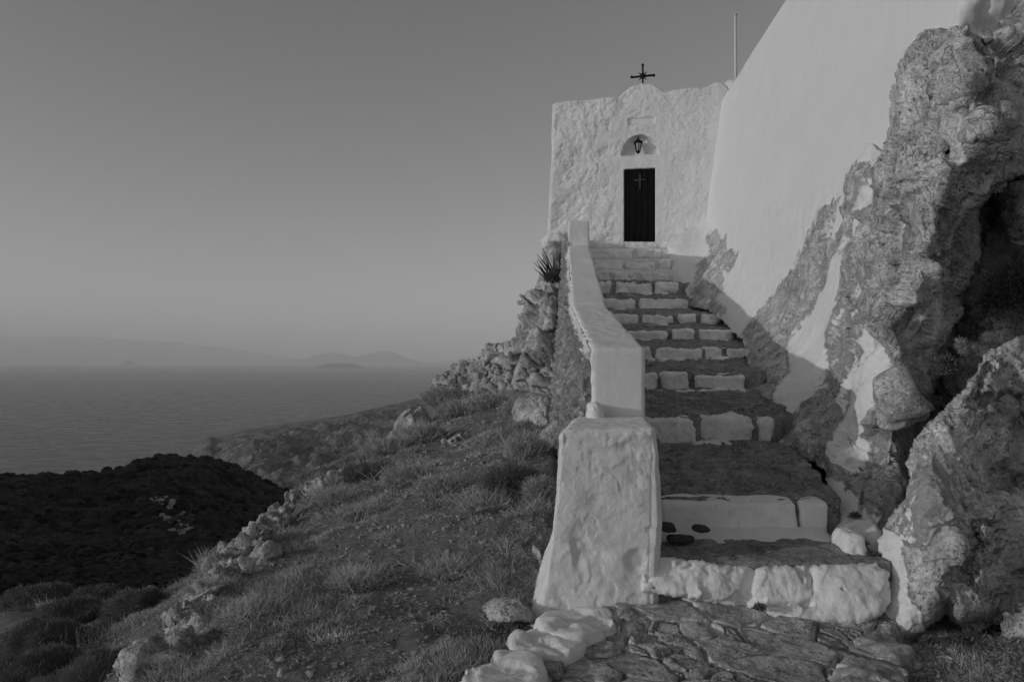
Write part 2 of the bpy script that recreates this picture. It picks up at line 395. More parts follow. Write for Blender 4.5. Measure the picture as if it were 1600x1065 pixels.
Yy = np.where(TT <= 1, Yn[:,None] + (Yr - Yn)[:,None] * TT, Yr[:,None] * (1 + (TT - 1)))
left = sstep(296, 420, PXg)
zfoot = -ALT - 3 + 22 * left
prof = np.clip(TT, 0, 1) ** .9
z = zfoot + (zr[:,None] - zfoot) * np.clip(prof, 0, 1)
x = (PXg - HX) / F * Yy
P3 = np.stack([x.ravel(), Yy.ravel(), 0 * x.ravel()], 1)
n = (ridged(P3, 1/130., 5, .55)).reshape(x.shape); n2 = fbm(P3, 1/40., 5, .55).reshape(x.shape)
amp = np.sin(np.clip(TT, 0, 1) * math.pi) * (.3 + .7 * left)
z = z + amp * (n * 9 - 6 + n2 * 6 + 2.5 * fbm(P3, 1/14., 3).reshape(x.shape))
z = np.where(TT > 1, zr[:,None] - (TT - 1) * 4 * (zr[:,None] + ALT + 6), z)
z = np.maximum(z, -ALT - 6)
hd = mesh('headland', np.stack([x.ravel(), Yy.ravel(), z.ravel()], 1), gridfaces(420, 260), M_head); tag(hd, kind='structure')
head_f = (pxs, Yn, Yr, T, z)

# ------------------------------------------------------------------ dark hillside below (polar sheet), with an added out-of-frame hill at its left to shade it
def brow(px): return np.interp(px, [-400,0,60,150,190,220,250,300,340,365,400,440,470,520,700], [753,747,746,742,733,722,717,716,722,731,749,764,779,803,860])
rr = np.concatenate([np.geomspace(5, 190, 230), np.linspace(195, 340, 26)[1:]]); phs = np.concatenate([np.linspace(-125, -37, 60), np.linspace(-36.5, 2, 330)])
PH, RR = np.meshgrid(R(1) * phs, rr, indexing='ij')
pxa = HX + F * np.tan(np.clip(PH, R(-50), R(20)))
br = brow(pxa)
lr = np.log(RR)
near = np.interp(lr, np.log([5, 8, 13, 30, 60, 100, 190]), [2.3, 1.35, .93, .70, .50, .28, 0.0])
py = br + (985 - br) * near
hz_ = (HY - py) / F * RR * np.cos(np.clip(PH, R(-50), 1))
hz_ = np.where(RR > 190, (HY - br) / F * 190 * np.cos(np.clip(PH, R(-50), 1)) - (RR - 190) * .62, hz_)
P3 = np.stack([(RR*np.sin(PH)).ravel(), (RR*np.cos(PH)).ravel(), 0*RR.ravel()], 1)
hz_ = hz_ + (fbm(P3, 1/18., 4).reshape(RR.shape) * .012 * np.clip(RR, 0, 120) * (1 - .75 * sstep(100, 185, RR)))
hz_ += (1.1 * ridged(P3, 1/5., 3).reshape(RR.shape)) * .004 * np.clip(RR, 0, 130) * (1 - .6 * sstep(100, 185, RR))
side = sstep(R(-39), R(-60), PH)
hz_ = hz_ * (1 - side) + side * (-12 + 44 * np.exp(-((RR-190)/75.)**2) + 7 * np.clip(1-RR/40, 0, 1))
Vh = np.stack([P3[:,0], P3[:,1], hz_.ravel()], 1)
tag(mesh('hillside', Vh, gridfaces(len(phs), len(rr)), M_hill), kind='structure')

# ------------------------------------------------------------------ the ledge we stand on
gp = [(700,1065,3.8),(400,1065,3.8),(840,975,4.65),(600,900,5.6),(450,870,6.3),(830,800,6.3),(600,780,7.8),(500,780,8.6),(835,700,8.3),(700,720,9.5),(650,690,12),(800,650,11.5),(760,640,13),(690,650,14),
      (1500,1000,4.4),(1500,1065,3.8),(230,1065,4.0),(280,960,5.2),(360,885,6.5),(465,780,9),(550,738,11),(640,688,13.5),(690,600,17),(820,600,16),(760,560,17.5),(100,1010,6.2),(0,955,8),(180,985,6.0),(250,930,7.2)]
G = [(float(W(*p)[0]), p[2], float(W(*p)[2])) for p in gp]
G += [(0,0,-1.6),(2.5,0,-1.6),(-1.3,0,-1.62),(-1.3,2,-1.62),(3,3,-1.58),(3.5,5,-1.4),(-8,4,-4.2),(-8,10,-5.2),(-5,15,-5.2),(-3.6,19,-4.6),(-2.6,4,-2.15),(-3.2,2,-2.5),(1,20,.3),(3,20,1.2),(1.5,9,-.9),(1.3,5,-1.6),(-3.4,9,-2.6),(-3.6,12,-3.2)]
gf = tps([(a, b) for a, b, _ in G], [c for _, _, c in G], 2e-4)
def ground(x, y):
    x = np.asarray(x, float); y = np.asarray(y, float); z = gf(x, y)
    lim = np.interp(y, [0, 4.6, 5.6, 7.2, 9.2, 11, 12.4, 14, 15, 16, 17, 18, 20], [-1.5, -1.62, -1.6, -1.3, -.9, -.5, -.2, .15, .5, .9, 1.4, 2., 2.2])
    t = sstep(0, .25, x - np.interp(y, [4.4, 4.7, 5.6, 9, 15, 19], [2.0, .15, .35, .42, .82, 1.1])) * sstep(4.3, 4.7, y)
    return z * (1 - t) + np.minimum(z, lim - .1) * t
gx = np.arange(-8, 5, .05); gy = np.arange(.2, 20, .05)
X, Y = np.meshgrid(gx, gy, indexing='ij'); Z = ground(X, Y)
P3 = np.stack([X.ravel(), Y.ravel(), 0*X.ravel()], 1)
def gbump(P): return .045 * fbm(P, 1.4, 4) + .03 * np.maximum(fbm(P, 3.5, 3), 0) + .012 * fbm(P, 9, 3)
Z = Z + gbump(P3).reshape(X.shape)
gnd = mesh('ground', np.stack([X.ravel(), Y.ravel(), Z.ravel()], 1), gridfaces(len(gx), len(gy)), M_soil); tag(gnd, kind='structure')
def gz(x, y):
    x = np.atleast_1d(np.asarray(x, float)); y = np.atleast_1d(np.asarray(y, float))
    return ground(x, y) + gbump(np.stack([x, y, 0*x], 1))

# ------------------------------------------------------------------ chapel
FL = np.array([1.0, 19.4]); FR = np.array([4.95, 18.55])
fdir = (FR - FL) / np.linalg.norm(FR - FL); fnor = np.array([fdir[1], -fdir[0]]); FW = 4.5
def fac_uv(px, py):
    """photo pixel to facade (u along, z up)"""
    k = (px - HX) / F                      # x = k*Y ; FL + u*fdir
    u = (FL[0] - k * FL[1]) / (k * fdir[1] - fdir[0]); Yq = FL[1] + u * fdir[1]
    return u, (HY - py) / F * Yq
def fac_p(u, z, out=0.):
    return (FL[0] + u * fdir[0] + out * fnor[0], FL[1] + u * fdir[1] + out * fnor[1], z)
chapel = tag(empty('chapel', (3, 19, 2.8)), 'small whitewashed chapel with lumpy facade and narrow dark door at the top of the stairs', 'chapel')
roofp = [(862,161),(880,157),(905,154),(940,152),(969,149),(975,142),(984,134),(1003,128),(1020,130),(1031,136),(1038,141),(1060,138),(1085,136),(1105,134),(1112,130),(1118,127),(1128,127),(1134,131),(1142,140)]
ru = [fac_uv(*p) for p in roofp]; ruu = np.array([a for a, _ in ru]); ruz = np.array([b for _, b in ru])
nu, nv = 380, 400
u = np.linspace(0, FW, nu); v = np.linspace(0, 1, nv); U, Vv = np.meshgrid(u, v, indexing='ij')
zt = np.interp(U, ruu, ruz); zt = zt + .02 * pnoise(np.stack([U.ravel()*6, 0*U.ravel(), 0*U.ravel()], 1)).reshape(U.shape)
z0 = 1.6; Zf = z0 + (zt - z0) * Vv
# recesses
dl, dr_ = fac_uv(975, 320)[0], fac_uv(1023.5, 320)[0]; dt = fac_uv(1000, 263.5)[1]; db = fac_uv(1000, 376)[1]
al, ar = fac_uv(970, 240)[0], fac_uv(1029.5, 240)[0]; ab = fac_uv(1000, 241.5)[1]; at_ = fac_uv(1000, 210)[1]
pl, pr2 = fac_uv(981, 189)[0], fac_uv(1022.5, 189)[0]; pb = fac_uv(1000, 194)[1]; ptp = fac_uv(1000, 184)[1]
def boxmask(U, Z, a, b, c, d, s=.015):
    return sstep(a-s, a+s, U) * (1-sstep(b-s, b+s, U)) * sstep(c-s, c+s, Z) * (1-sstep(d-s, d+s, Z))
wob = .012 * pnoise(np.stack([U.ravel()*4, Zf.ravel()*4, 0*U.ravel()], 1)).reshape(U.shape)
rec = .13 * boxmask(U, Zf + wob, dl, dr_, db - .3, dt)
ac = (al + ar) / 2; aw = (ar - al) / 2
nich = sstep(0, .04, 1 - np.sqrt(((U - ac) / aw)**2 + (np.clip(Zf - ab, 0, 9) / (at_ - ab))**2)) * sstep(ab-.01, ab+.02, Zf)
rec = np.maximum(rec, .2 * nich); rec = np.maximum(rec, .05 * boxmask(U, Zf, pl, pr2, pb, ptp))
P3 = np.stack([U.ravel(), Zf.ravel(), 0*U.ravel()], 1)
calm = 1 - .8 * sstep(.9, .25, np.abs(U - ac)) * sstep(5.3, 4.9, Zf); calm *= (1 - .75 * sstep(FW-1.0, FW-.2, U)); calm *= 1 - .45 * sstep(1.2, 2.2, U)
lum = fbm(P3, 1.1, 4, .5).reshape(U.shape); lum3 = fbm(P3 + .06 * fbm(P3, 5, 3)[:,None], 2.6, 3, .5, 14.).reshape(U.shape); lum2 = fbm(P3 + .08 * fbm(P3, 4, 3)[:,None], 3.0, 5, .55, 4.).reshape(U.shape); rid = np.maximum(ridged(P3, 3.1, 3, .5, 9.).reshape(U.shape), 0)
outd = calm * (.07 * lum + .02 * np.minimum(lum2, .1) * 2 - .014 * sstep(.25, .45, lum3)) + .006 * fbm(P3, 9, 3).reshape(U.shape) + .12 * sstep(5, 2, Zf) * sstep(.6, 0, U)
outd = np.where(rec > .01, outd * .2, outd) - rec
edge = np.minimum(U, .12) ; rc = .12 - np.sqrt(np.clip(.12**2 - (.12 - edge)**2, 0, None)); tz = np.minimum(np.clip(zt - Zf, 0, .1), .1); rc2 = .1 - np.sqrt(np.clip(.1**2 - (.1 - tz)**2, 0, None))
outd = outd - rc - rc2
leanl = -.12 * sstep(6.5, 2.5, Zf) * sstep(.8, 0, U)           # the corner swells towards its foot
Uw = U + leanl + .03 * lum * sstep(.4, 0, U)
Xf = FL[0] + Uw * fdir[0] + outd * fnor[0]; Yf = FL[1] + Uw * fdir[1] + outd * fnor[1]
front = np.stack([Xf.ravel(), Yf.ravel(), Zf.ravel()], 1)
fq = gridfaces(nu, nv)
# sides, roof and back follow the rim of the front
rim = [i * nv + 0 for i in range(0, nu)]; loop = [0 * nv + j for j in range(nv)] + [i * nv + nv - 1 for i in range(1, nu)] + [(nu-1) * nv + j for j in range(nv - 2, -1, -1)] + [i * nv for i in range(nu - 2, 0, -1)]
loop = np.array(loop); depthv = np.array([-fnor[0], -fnor[1], 0]) * 4.5
rings = [front]; allF = [fq]; prev = loop; base = len(front)
for k, dd in enumerate((.5, 1.5, 4.5)):
    rv = front[loop] + depthv / 4.5 * dd
    rings.append(rv); cur = np.arange(len(loop)) + base; base += len(loop)
    allF.append(np.stack([prev, np.roll(prev, -1), np.roll(cur, -1), cur], 1)); prev = cur
cen = front[loop].mean(0) + depthv; rings.append(cen[None]); n_ = len(loop)
allF.append(np.array([(prev[i], prev[(i+1) % n_], base, base) for i in range(0)]).reshape(-1, 4).astype(int))
Fc_ = np.concatenate(allF); Vc = np.concatenate(rings)
bk = np.array([(prev[i], prev[(i+1) % n_], prev[(n_-2-i) % n_], prev[(n_-1-i) % n_]) for i in range(0, n_//2-1)])
mesh('wall', Vc, np.concatenate([Fc_, bk]), M_white, chapel)
# door: planks with a pale metal cross
dV = []
npl = 5; dw = (dr_ - dl)
for k in range(npl):
    a = dl + dw * k / npl + .0003; b2 = dl + dw * (k+1) / npl - .0003
    c8 = [fac_p(a, db-.02, -.16), fac_p(b2, db-.02, -.16), fac_p(a, db-.02, -.2), fac_p(b2, db-.02, -.2), fac_p(a, dt+.02, -.16), fac_p(b2, dt+.02, -.16), fac_p(a, dt+.02, -.2), fac_p(b2, dt+.02, -.2)]
    c8 = [tuple(np.array(q) + np.array([fnor[0], fnor[1], 0]) * .12) for q in c8]
    dV.append(hexa(c8, (3, 3, 3), .005))
door = mesh('door', *join(dV), M_door, chapel)
def fbar(u0, z0_, u1, z1, wd, out, th=.02):
    a = np.array([u0, z0_]); b_ = np.array([u1, z1]); d = (b_ - a) / np.linalg.norm(b_ - a); n = np.array([-d[1], d[0]]) * wd / 2
    q = []
    for zz in (0, 1):
        for yy in (0, 1):
            for xx in (0, 1):
                pt = (a, b_)[xx] + n * (1 if zz else -1); q.append(fac_p(pt[0], pt[1], out - yy * th))
    return hexa(q, (2, 2, 2), .003)
xu, xz = fac_uv(1000, 281)
mesh('door_cross', *join([fbar(xu, xz-.24, xu, xz+.15, .045, -.015), fbar(xu-.15, xz, xu+.15, xz, .045, -.008)]), M_doorx, door)
# roof cross with eight-pointed star
cu, cz = fac_uv(1004, 116.5); th = fac_uv(1004, 99)[1] - cz; tb = cz - fac_uv(1004, 131)[1]; tw = fac_uv(1021.5, 117)[0] - cu
bars = [fbar(cu, cz - tb - .05, cu, cz + th, .045, -.1, .045), fbar(cu - tw, cz - .01, cu + tw, cz + .005, .045, -.1, .04)]
for a in (45, 135, 225, 315, 20, 70, 110, 160):
    L = .155 if a % 45 == 0 else .09
    pts = [fac_p(cu, cz, -.12), fac_p(cu + L*math.cos(R(a)), cz + L*math.sin(R(a)), -.12)]
    bars.append(tube([pts[0], tuple((np.array(pts[0])+np.array(pts[1]))/2), pts[1]], np.array([.028, .016, .003])))
for (a, b_) in ((0, th), (0, 0), (-tw, 0), (tw, 0)):
    c_ = np.array(fac_p(cu + a, cz + b_, -.12)); r_ = .035 if (a or b_) else .055
    bars.append(hexa([tuple(c_ + np.array(d) * r_) for d in box_c(-1,1,-1,1,-1,1)], (4,4,4), r_))
mesh('roof_cross', *join(bars), M_iron, chapel)
# lantern on an iron bracket inside the niche
lu, lz = fac_uv(997, 228); ls = .021 * 0.9     # metres per photo pixel at the facade
def ring(cu_, z_, r_, seg=6, out=-.04):
    c_ = np.array(fac_p(cu_, z_, out)); return [tuple(c_ + np.array([math.cos(2*math.pi*k/seg + .5) * r_, math.sin(2*math.pi*k/seg + .5) * r_, 0])) for k in range(seg)]
lant = []
top_r = ring(lu, lz + .08, .09); bot_r = ring(lu, lz - .13, .05); cap_r = ring(lu, lz + .16, .03); eav = ring(lu, lz + .085, .125)
for k in range(6):
    lant.append(tube([bot_r[k], tuple((np.array(bot_r[k])+np.array(top_r[k]))/2), top_r[k]], .011)); lant.append(tube([eav[k], tuple((np.array(eav[k])+np.array(cap_r[k]))/2), cap_r[k]], .01))
    lant.append(tube([top_r[k], tuple((np.array(top_r[k])+np.array(top_r[(k+1)%6]))/2), top_r[(k+1)%6]], .012)); lant.append(tube([bot_r[k], tuple((np.array(bot_r[k])+np.array(bot_r[(k+1)%6]))/2), bot_r[(k+1)%6]], .012))
capV = np.array(eav + cap_r + [tuple(fac_p(lu, lz+.19, -.04))]); capF = np.array([(k, (k+1)%6, 6+(k+1)%6, 6+k) for k in range(6)] + [(6+k, 6+(k+1)%6, 12, 12) for k in range(0)]).reshape(-1,4)
lant.append((capV, capF)); lant.append(tube([fac_p(lu, lz+.16, -.04), fac_p(lu+.005, lz+.2, -.04), fac_p(lu, lz+.235, -.04)], np.array([.03, .02, .012])))
lant.append(tube([fac_p(lu, lz-.15, -.04), fac_p(lu, lz-.17, -.04), fac_p(lu, lz-.19, -.04)], np.array([.05, .03, .008])))
lant.append(tube([fac_p(lu, lz+.22, -.04), fac_p(lu, lz+.25, -.1), fac_p(lu, lz+.2, -.2), fac_p(lu, lz+.05, -.21)], .012))
lo = mesh('lantern', *join(lant), M_iron, chapel, smooth=False)
gV = np.array(ring(lu, lz + .075, .08) + ring(lu, lz - .125, .042)); mesh('glass', gV, np.array([(k, (k+1)%6, 6+(k+1)%6, 6+k) for k in range(6)]), M_glass, lo, smooth=False)

# lump of plaster at the chapel's outer corner foot
def lumpy(a, s, sd=0.): return lambda V, N: a * fbm(V, s, 4, .55, sd)
q = W(866, 385, 19.0)
V, Fq = hexa(box_c(q[0]-.28, q[0]+.4, q[1]-.5, q[1]+.6, q[2]-.25, q[2]+.28), (18,18,14), .22, lumpy(.08, 3.5))
mesh('corner_footing', V, Fq, M_white, chapel)

# ------------------------------------------------------------------ tall white church wall at the right
def wallx(y, z): return 4.65 + .13 * (z - 3) + .06 * (y - 18.7)
def wallY(px, py):
    k = (px - HX) / F; m_ = (HY - py) / F
    return (4.65 - .39 - .06 * 18.7) / (k - .13 * m_ - .06)
church = tag(empty('church', (6, 12, 0)), 'huge smooth whitewashed church wall rising behind the rocks along the right of the stairs', 'church')
def wc(x_add, y, z): return (wallx(y, z) + x_add, y, z)
yn, yfar = 7.6, 18.9; ztp = 6.32
c8 = [wc(0,yn,-1), (10,yn,-1), wc(0,yfar,-1), (10,yfar,-1), wc(0,yn,ztp), (10,yn,ztp), wc(0,yfar,ztp), (10,yfar,ztp)]
def chn(V, N):
    fr = sstep(-.5, -.9, N[:,1]); return .012 * fbm(V, .8, 3) + fr * (.1 * fbm(V, 2.6, 5, .55, 4.) + .06 * np.maximum(ridged(V, 2.2, 3), 0)) + .01 * fr
V, Fq = hexa(c8, (150, 150, 110), .12, chn)
mesh('wall', V, Fq, M_plaster, church)
c8 = [wc(-.003,6.82,2.75), (9.98,6.82,2.75), wc(-.003,7.95,2.75), (9.98,7.95,2.75), wc(-.003,6.82,ztp+.003), (9.98,6.82,ztp+.003), wc(-.003,7.95,ztp+.003), (9.98,7.95,ztp+.003)]
V, Fq = hexa(c8, (220, 30, 90), .06, chn); mesh('wall', V, Fq, M_plaster, church)
# rounded parapet shoulder where chapel meets church
q = W(1150, 150, 19.6); V, Fq = hexa(box_c(q[0]-.55, q[0]+.8, 18.95, 21, q[2]-1.2, q[2]+.33), (24,24,24), .45, lumpy(.03, 2)); mesh('vault_end', V, Fq, M_white, church)
# flagpole
p0 = W(1150, 160, 20.5); p1 = W(1149, 24, 20.5)
pole = empty('flagpole', tuple(p0)); tag(pole, 'thin bare metal flagpole standing up behind the white church wall', 'flagpole')
def rel(V, p): return np.asarray(V)
V, Fq = tube([tuple(p0), tuple((p0+p1)/2), tuple(p1)], np.array([.04, .038, .036]), 10); mesh('pole', rel(V, p0), Fq, M_pole, pole)
V, Fq = tube([tuple(p1), tuple(p1+[0,0,.03]), tuple(p1+[0,0,.06])], np.array([.05, .055, .02]), 10); mesh('pole_cap', rel(V, p0), Fq, M_pole, pole)

# ------------------------------------------------------------------ staircase
def xin(y): return np.interp(y, [4.6, 5.65, 9, 15, 18.6], [.9, .98, 1.10, 1.5, 1.9])
SY = [4.62, 5.23, 7.19, 9.16, 10.9, 12.4, 13.9, 15.0, 15.9, 16.7, 17.3, 17.8, 18.3]
ST = [-1.215, -.963, -.54, -.16, .18, .486, .83, 1.21, 1.60, 1.93, 2.26, 2.58, 2.83]
SB = [-1.5, -1.19, -.767, -.343, .018, .33, .66, 1.01, 1.38, 1.73, 2.06, 2.36, 2.68]
SX = [2.2, 2.17, 2.45, 2.81, 3.34, 3.59, 3.82, 3.46, 3.47, 3.51, 3.6, 3.74, 3.9]
stones = {1: [(1032,1249),(1252,1299)], 2: [(1004,1093),(1096,1182),(1184,1210)], 3: [(985,1031),(1032,1081),(1083,1169)],
          4: [(975,1021),(1022,1101),(1100,1132),(1134,1170)], 5: [(960,1045),(1047,1088),(1091,1149)], 6: [(945,1000),(1001,1055),(1057,1091),(1093,1131)],
          7: [(935,997),(998,1078)], 8: [(925,958),(959,1021),(1022,1063)], 9: [(920,955),(956,997),(998,1023),(1025,1053)], 10: [(918,975),(976,1026),(1027,1051)],
          11: [(915,992),(993,1052)], 12: [(912,1062)]}
small = {2: [(1098,1128,690,702),(1128,1142,690,704),(1085,1100,692,700)], 3: [(1010,1022,604,612),(1012,1044,610,617),(1048,1070,610,617),(1070,1088,610,614),(1086,1118,609,617),(1118,1136,606,616),(1138,1165,608,617)],
         4: [(1012,1024,560,565),(1030,1050,560,567),(1052,1070,560,565),(1084,1110,562,568),(1112,1140,558,563)], 5: [(1000,1040,530,533),(1110,1145,531,540)], 6: [(980,1010,508,513),(1100,1122,500,508),(1020,1045,507,511)],
         7: [(960,990,482,487),(1000,1040,480,483)], 8: [(1000,1045,457,460)], 9: [(1000,1040,439,441)]}
stair = tag(empty('stone_staircase', (2, 4.6, -1.6)), 'wide rough stone staircase with whitewashed risers climbing to the chapel door', 'staircase')
for i in range(13):
    y0, y1 = SY[i], (SY[i+1] + .06 if i < 12 else 18.95); ze = (SB[i+1] if i < 12 else 2.9)
    ex = .12 if i < 2 else .25
    x0a, x1a = xin(y0) - .15, SX[i] + ex; x0b, x1b = xin(y1) - .15, (SX[i+1] if i < 12 else 4.2) + ex + .05
    zt0 = ST[i]; up = i >= 9; fro = .06
    c8 = [(x0a,y0+fro,SB[i]-.35),(x1a,y0+fro,SB[i]-.35),(x0b,y1,SB[i]-.35),(x1b,y1,SB[i]-.35),(x0a,y0+fro,zt0-.015),(x1a,y0+fro,zt0-.015),(x0b,y1,ze+.005),(x1b,y1,ze+.005)]
    def trn(V, N, i=i):
        f1, f2, idr, vec = voro(V * [1, 1.5, 1], 3.6 if i > 1 else 3, i); g = sstep(.02, .16, f2 - f1)
        a = 1. if 1 <= i < 9 else .25
        return a * (.035 * (idr - .5) + .025 * (g - 1) + .02 * fbm(V * [.7,1.6,1], 5, 5, .6)) + .006 * fbm(V, 12, 3)
    ds = .02 if i < 3 else .03
    V, Fq = hexa(c8, ((x1a-x0a)/ds, (y1-y0)/ds, 8), .03, trn)
    st = mesh('step', V, Fq, M_rubble if up else M_tread, stair, {'paint': np.full(len(V), .72)})
    for (a, b_) in stones.get(i, []):
        xa, xb = (a - HX) / F * y0, (b_ - HX) / F * y0; g = .004 * y0 / 5
        hh = ST[i] - SB[i]; j = rng.uniform(-1, 1, 10)
        top = ST[i] + .022 * j[0] * (1 if i > 1 else .3); bot = SB[i] - .03 - .02 * abs(j[1]); dp = .3 + .06 * j[2]; yf = y0 + .02 * j[3]
        big = min(xb - xa, hh); sk = (.14 if i == 2 else .3) * big if i > 1 else .01
        c8 = [(xa+g+sk*abs(j[4]),yf+.02,bot+sk*.5*max(0,j[5])),(xb-g-sk*abs(j[5]),yf+.02,bot+sk*.5*max(0,j[4])),(xa+g,yf+dp,bot),(xb-g,yf+dp,bot),(xa+g+sk*abs(j[6]),yf,top-sk*.45*abs(j[7])),(xb-g-sk*abs(j[8]),yf,top-sk*.45*abs(j[9])),(xa+g+sk*.3*abs(j[6]),yf+dp,top),(xb-g-sk*.3*abs(j[8]),yf+dp,top)]
        sd_ = rng.uniform(0, 50); am = .11 * hh if i > 1 else .012
        res = max(.012, y0 * .0016)
        V, Fq = hexa(c8, ((xb-xa)/res, dp/res/1.5, hh/res), min(.2 * hh, .045) if i != 1 else .03, lambda V, N: am * (fbm(V, 1.0/hh, 5, .55, sd_)) + ((.09 if i < 8 else .2) * facets(V, 1.3/hh, sd_, (1,1,1)) if i > 1 else 0))
        mesh('riser_stone', V, Fq, M_wstone if i == 1 else (M_wstone), st)
    for (a, b_, pa, pb_) in small.get(i, []):
        ym = y0 - .09 - rng.uniform(0, .05); xa, xb = (a - HX) / F * ym, (b_ - HX) / F * ym; za, zb = (HY - pb_) / F * ym, (HY - pa) / F * ym
        sd_ = rng.uniform(0, 50); V, Fq = hexa(box_c(xa, xb, ym-.02, ym+.14, za-.03, zb), (14, 8, 8), .03, lambda V, N: .02 * fbm(V, 11, 3, .5, sd_))
        mesh('riser_stone', V, Fq, M_wstone, st)
# first riser: rough painted masonry
poly = [(1000,868),(1050,869),(1085,873),(1130,881),(1190,885),(1250,880),(1300,881),(1370,878),(1392,895),(1392,940),(1378,962),(1345,977),(1290,976),(1245,978),(1205,966),(1180,956),(1150,948),(1090,938),(1035,930),(1000,925)]
def bl_carve(PX, PY):
    c = .09 * sstep(0, 26, np.abs(PX - 1185 - (PY-900)*-.35)) ; return -c * 0 + .05 * np.exp(-((PX-1178+(PY-890)*.3)/9)**2) + .05 * np.exp(-((PY-946+(PX-1230)*.06)/5)**2) * sstep(1190, 1215, PX) * (1-sstep(1262, 1275, PX)) + .05*np.exp(-((PX-1268)/6)**2) * sstep(930, 915, PY)
relief('riser_masonry', poly, [(1010,900,4.60),(1100,870,4.66),(1100,920,4.58),(1200,885,4.64),(1200,950,4.5),(1300,880,4.62),(1300,970,4.42),(1380,880,4.62),(1380,960,4.4)],
       M_white, 2., .06, .3, lambda V, p: .05 * (voro(V + .2 * fbm(V, 3, 4)[:,None], 2.6)[2] - .5) + .03 * fbm(V, 3, 5, .5) + .008 * fbm(V, 11, 3), parent=stair, carve=bl_carve, edge_noise=2.5)
# whitewash slopes of plaster between the second riser and first tread
V, Fq = hexa([(.8,5.02,-1.26),(2.15,5.06,-1.26),(.8,5.3,-1.26),(2.15,5.3,-1.26),(.8,5.06,-1.212),(2.15,5.1,-1.212),(.8,5.27,-1.13),(2.15,5.27,-1.13)], (70,12,4), .02, lumpy(.008, 7)); mesh('plaster_fillet', V, Fq, M_plaster, stair)
q = W(1328, 858, 4.95); V, Fq = hexa(box_c(q[0]-.07, q[0]+.07, 4.85, 5.1, -1.3, -1.1), (16,20,20), .05, lumpy(.02, 6)); mesh('riser_stone', V, Fq, M_plaster, stair)
for (px, py, wd, hg, lab) in ((1044, 824, .05, .028, 'small dark rounded stone lying on the first tread beside the pillar'), (1064, 842, .085, .022, 'flat dark wedge-shaped stone lying on the first tread'), (1096, 826, .05, .012, 'thin dark stone chip set against the second riser')):
    yy = 5.03; q = W(px, py, yy); sd_ = rng.uniform(0, 9); V, Fq = hexa(box_c(-wd, wd, -.05, .06, -hg, hg), (16,10,8), .025, lambda V, N: .012 * fbm(V, 9, 3, .5, sd_))
    o = mesh('loose_stone', V, Fq, grey_mat('dark_stone', .05, .3, 30, .005) if not bpy.data.materials.get('dark_stone') else bpy.data.materials['dark_stone'], smooth=True); o.location = (q[0], yy, max(q[2], -1.21)); tag(o, lab, 'stone', 'loose stones on the steps')

# ------------------------------------------------------------------ gate pillar and parapet
pil = [(W(838,985,4.62)), (W(1022,945,4.62)), (.2,5.75,-1.65), (1.0,5.75,-1.65), (W(876,672,4.66)), (W(1026,668,4.66)), (.47,5.68,-.415), (.985,5.68,-.415)]
pil = [tuple(float(t) for t in p) for p in pil]
def piln(V, N):
    t = np.clip((V[:,2] + 1.6) / 1.15, 0, 1); bulge = .045 * np.sin(t * math.pi) * (N[:,0] > .5) - .02 * np.sin(t * math.pi * 1.2) * (N[:,0] < -.5)
    side = .4 + .6 * (N[:,1] < -.4); top = N[:,2] > .6
    q_ = V + .05 * np.stack([fbm(V, 6, 3), fbm(V, 6, 3, .5, 4.), fbm(V, 6, 3, .5, 8.)], 1); dents = -.022 * sstep(.22, .5, fbm(V, 3.2, 2, .4, 2.)) - .006 * sstep(.05, .5, fbm(V, 7, 3, .5, 12.))
    r_ = .022 * fbm(V, 1.6, 3, .5, 1.) + .011 * fbm(V, 3.5, 5, .48, 3.) + .0 * np.maximum(ridged(q_, 11, 2, .5, 2.), 0) + dents
    foot = .05 * sstep(.25, 0., t) * (N[:,2] < .5)
    return np.where(top, .006 * fbm(V, 10, 3), side * r_ + bulge + foot)
V, Fq = hexa(pil, (130, 110, 180), (.05, .05, .05), piln)
pillar = tag(mesh('stair_pillar', V, Fq, M_white), 'stout lumpy whitewashed pillar with flat top at the foot of the stairs', 'pillar')
par = tag(empty('parapet_wall', (1.1, 10, 0)), 'low whitewashed parapet wall with rough rubble outer side, rising along the left of the stairs', 'wall')
pa = [(.6,5.62,-1.4),(.98,5.62,-1.4),(.66,9,-1.4),(1.1,9,-1.4),(.585,5.66,.09),(.985,5.66,.09),(.705,9.02,.655),(1.10,9.02,.655)]
V, Fq = hexa(pa, (30,130,60), .035, lambda V, N: .012 * fbm(V, 1.6, 5) - .01*sstep(.7,.9,N[:,2])*np.abs(fbm(V,6,3)) + np.where(N[:,0] < -.5, .02 * fbm(V, 9, 4), 0)); mesh('parapet', V, Fq, M_plaster, par)
pb_ = [(.66,8.98,-1.0),(1.1,8.98,-1.0),(1.0,15,0),(1.5,15,0),(.705,8.99,.65),(1.10,8.99,.65),(1.10,15.02,2.24),(1.50,15.02,2.24)]
V, Fq = hexa(pb_, (30,150,60), .035, lambda V, N: .016 * fbm(V, 1.3, 5) + np.where(N[:,0] < -.5, .02 * fbm(V, 9, 4), 0)); mesh('parapet', V, Fq, M_plaster, par)
pc = [(1.05,14.98,.5),(1.5,14.98,.5),(1.2,19,.5),(1.9,19,.5),(1.10,15.0,2.74),(1.51,15.0,2.74),(1.3,19,2.95),(1.9,19,2.95)]
V, Fq = hexa(pc, (20,60,60), .04, lumpy(.012, 3)); mesh('parapet', V, Fq, M_plaster, par)
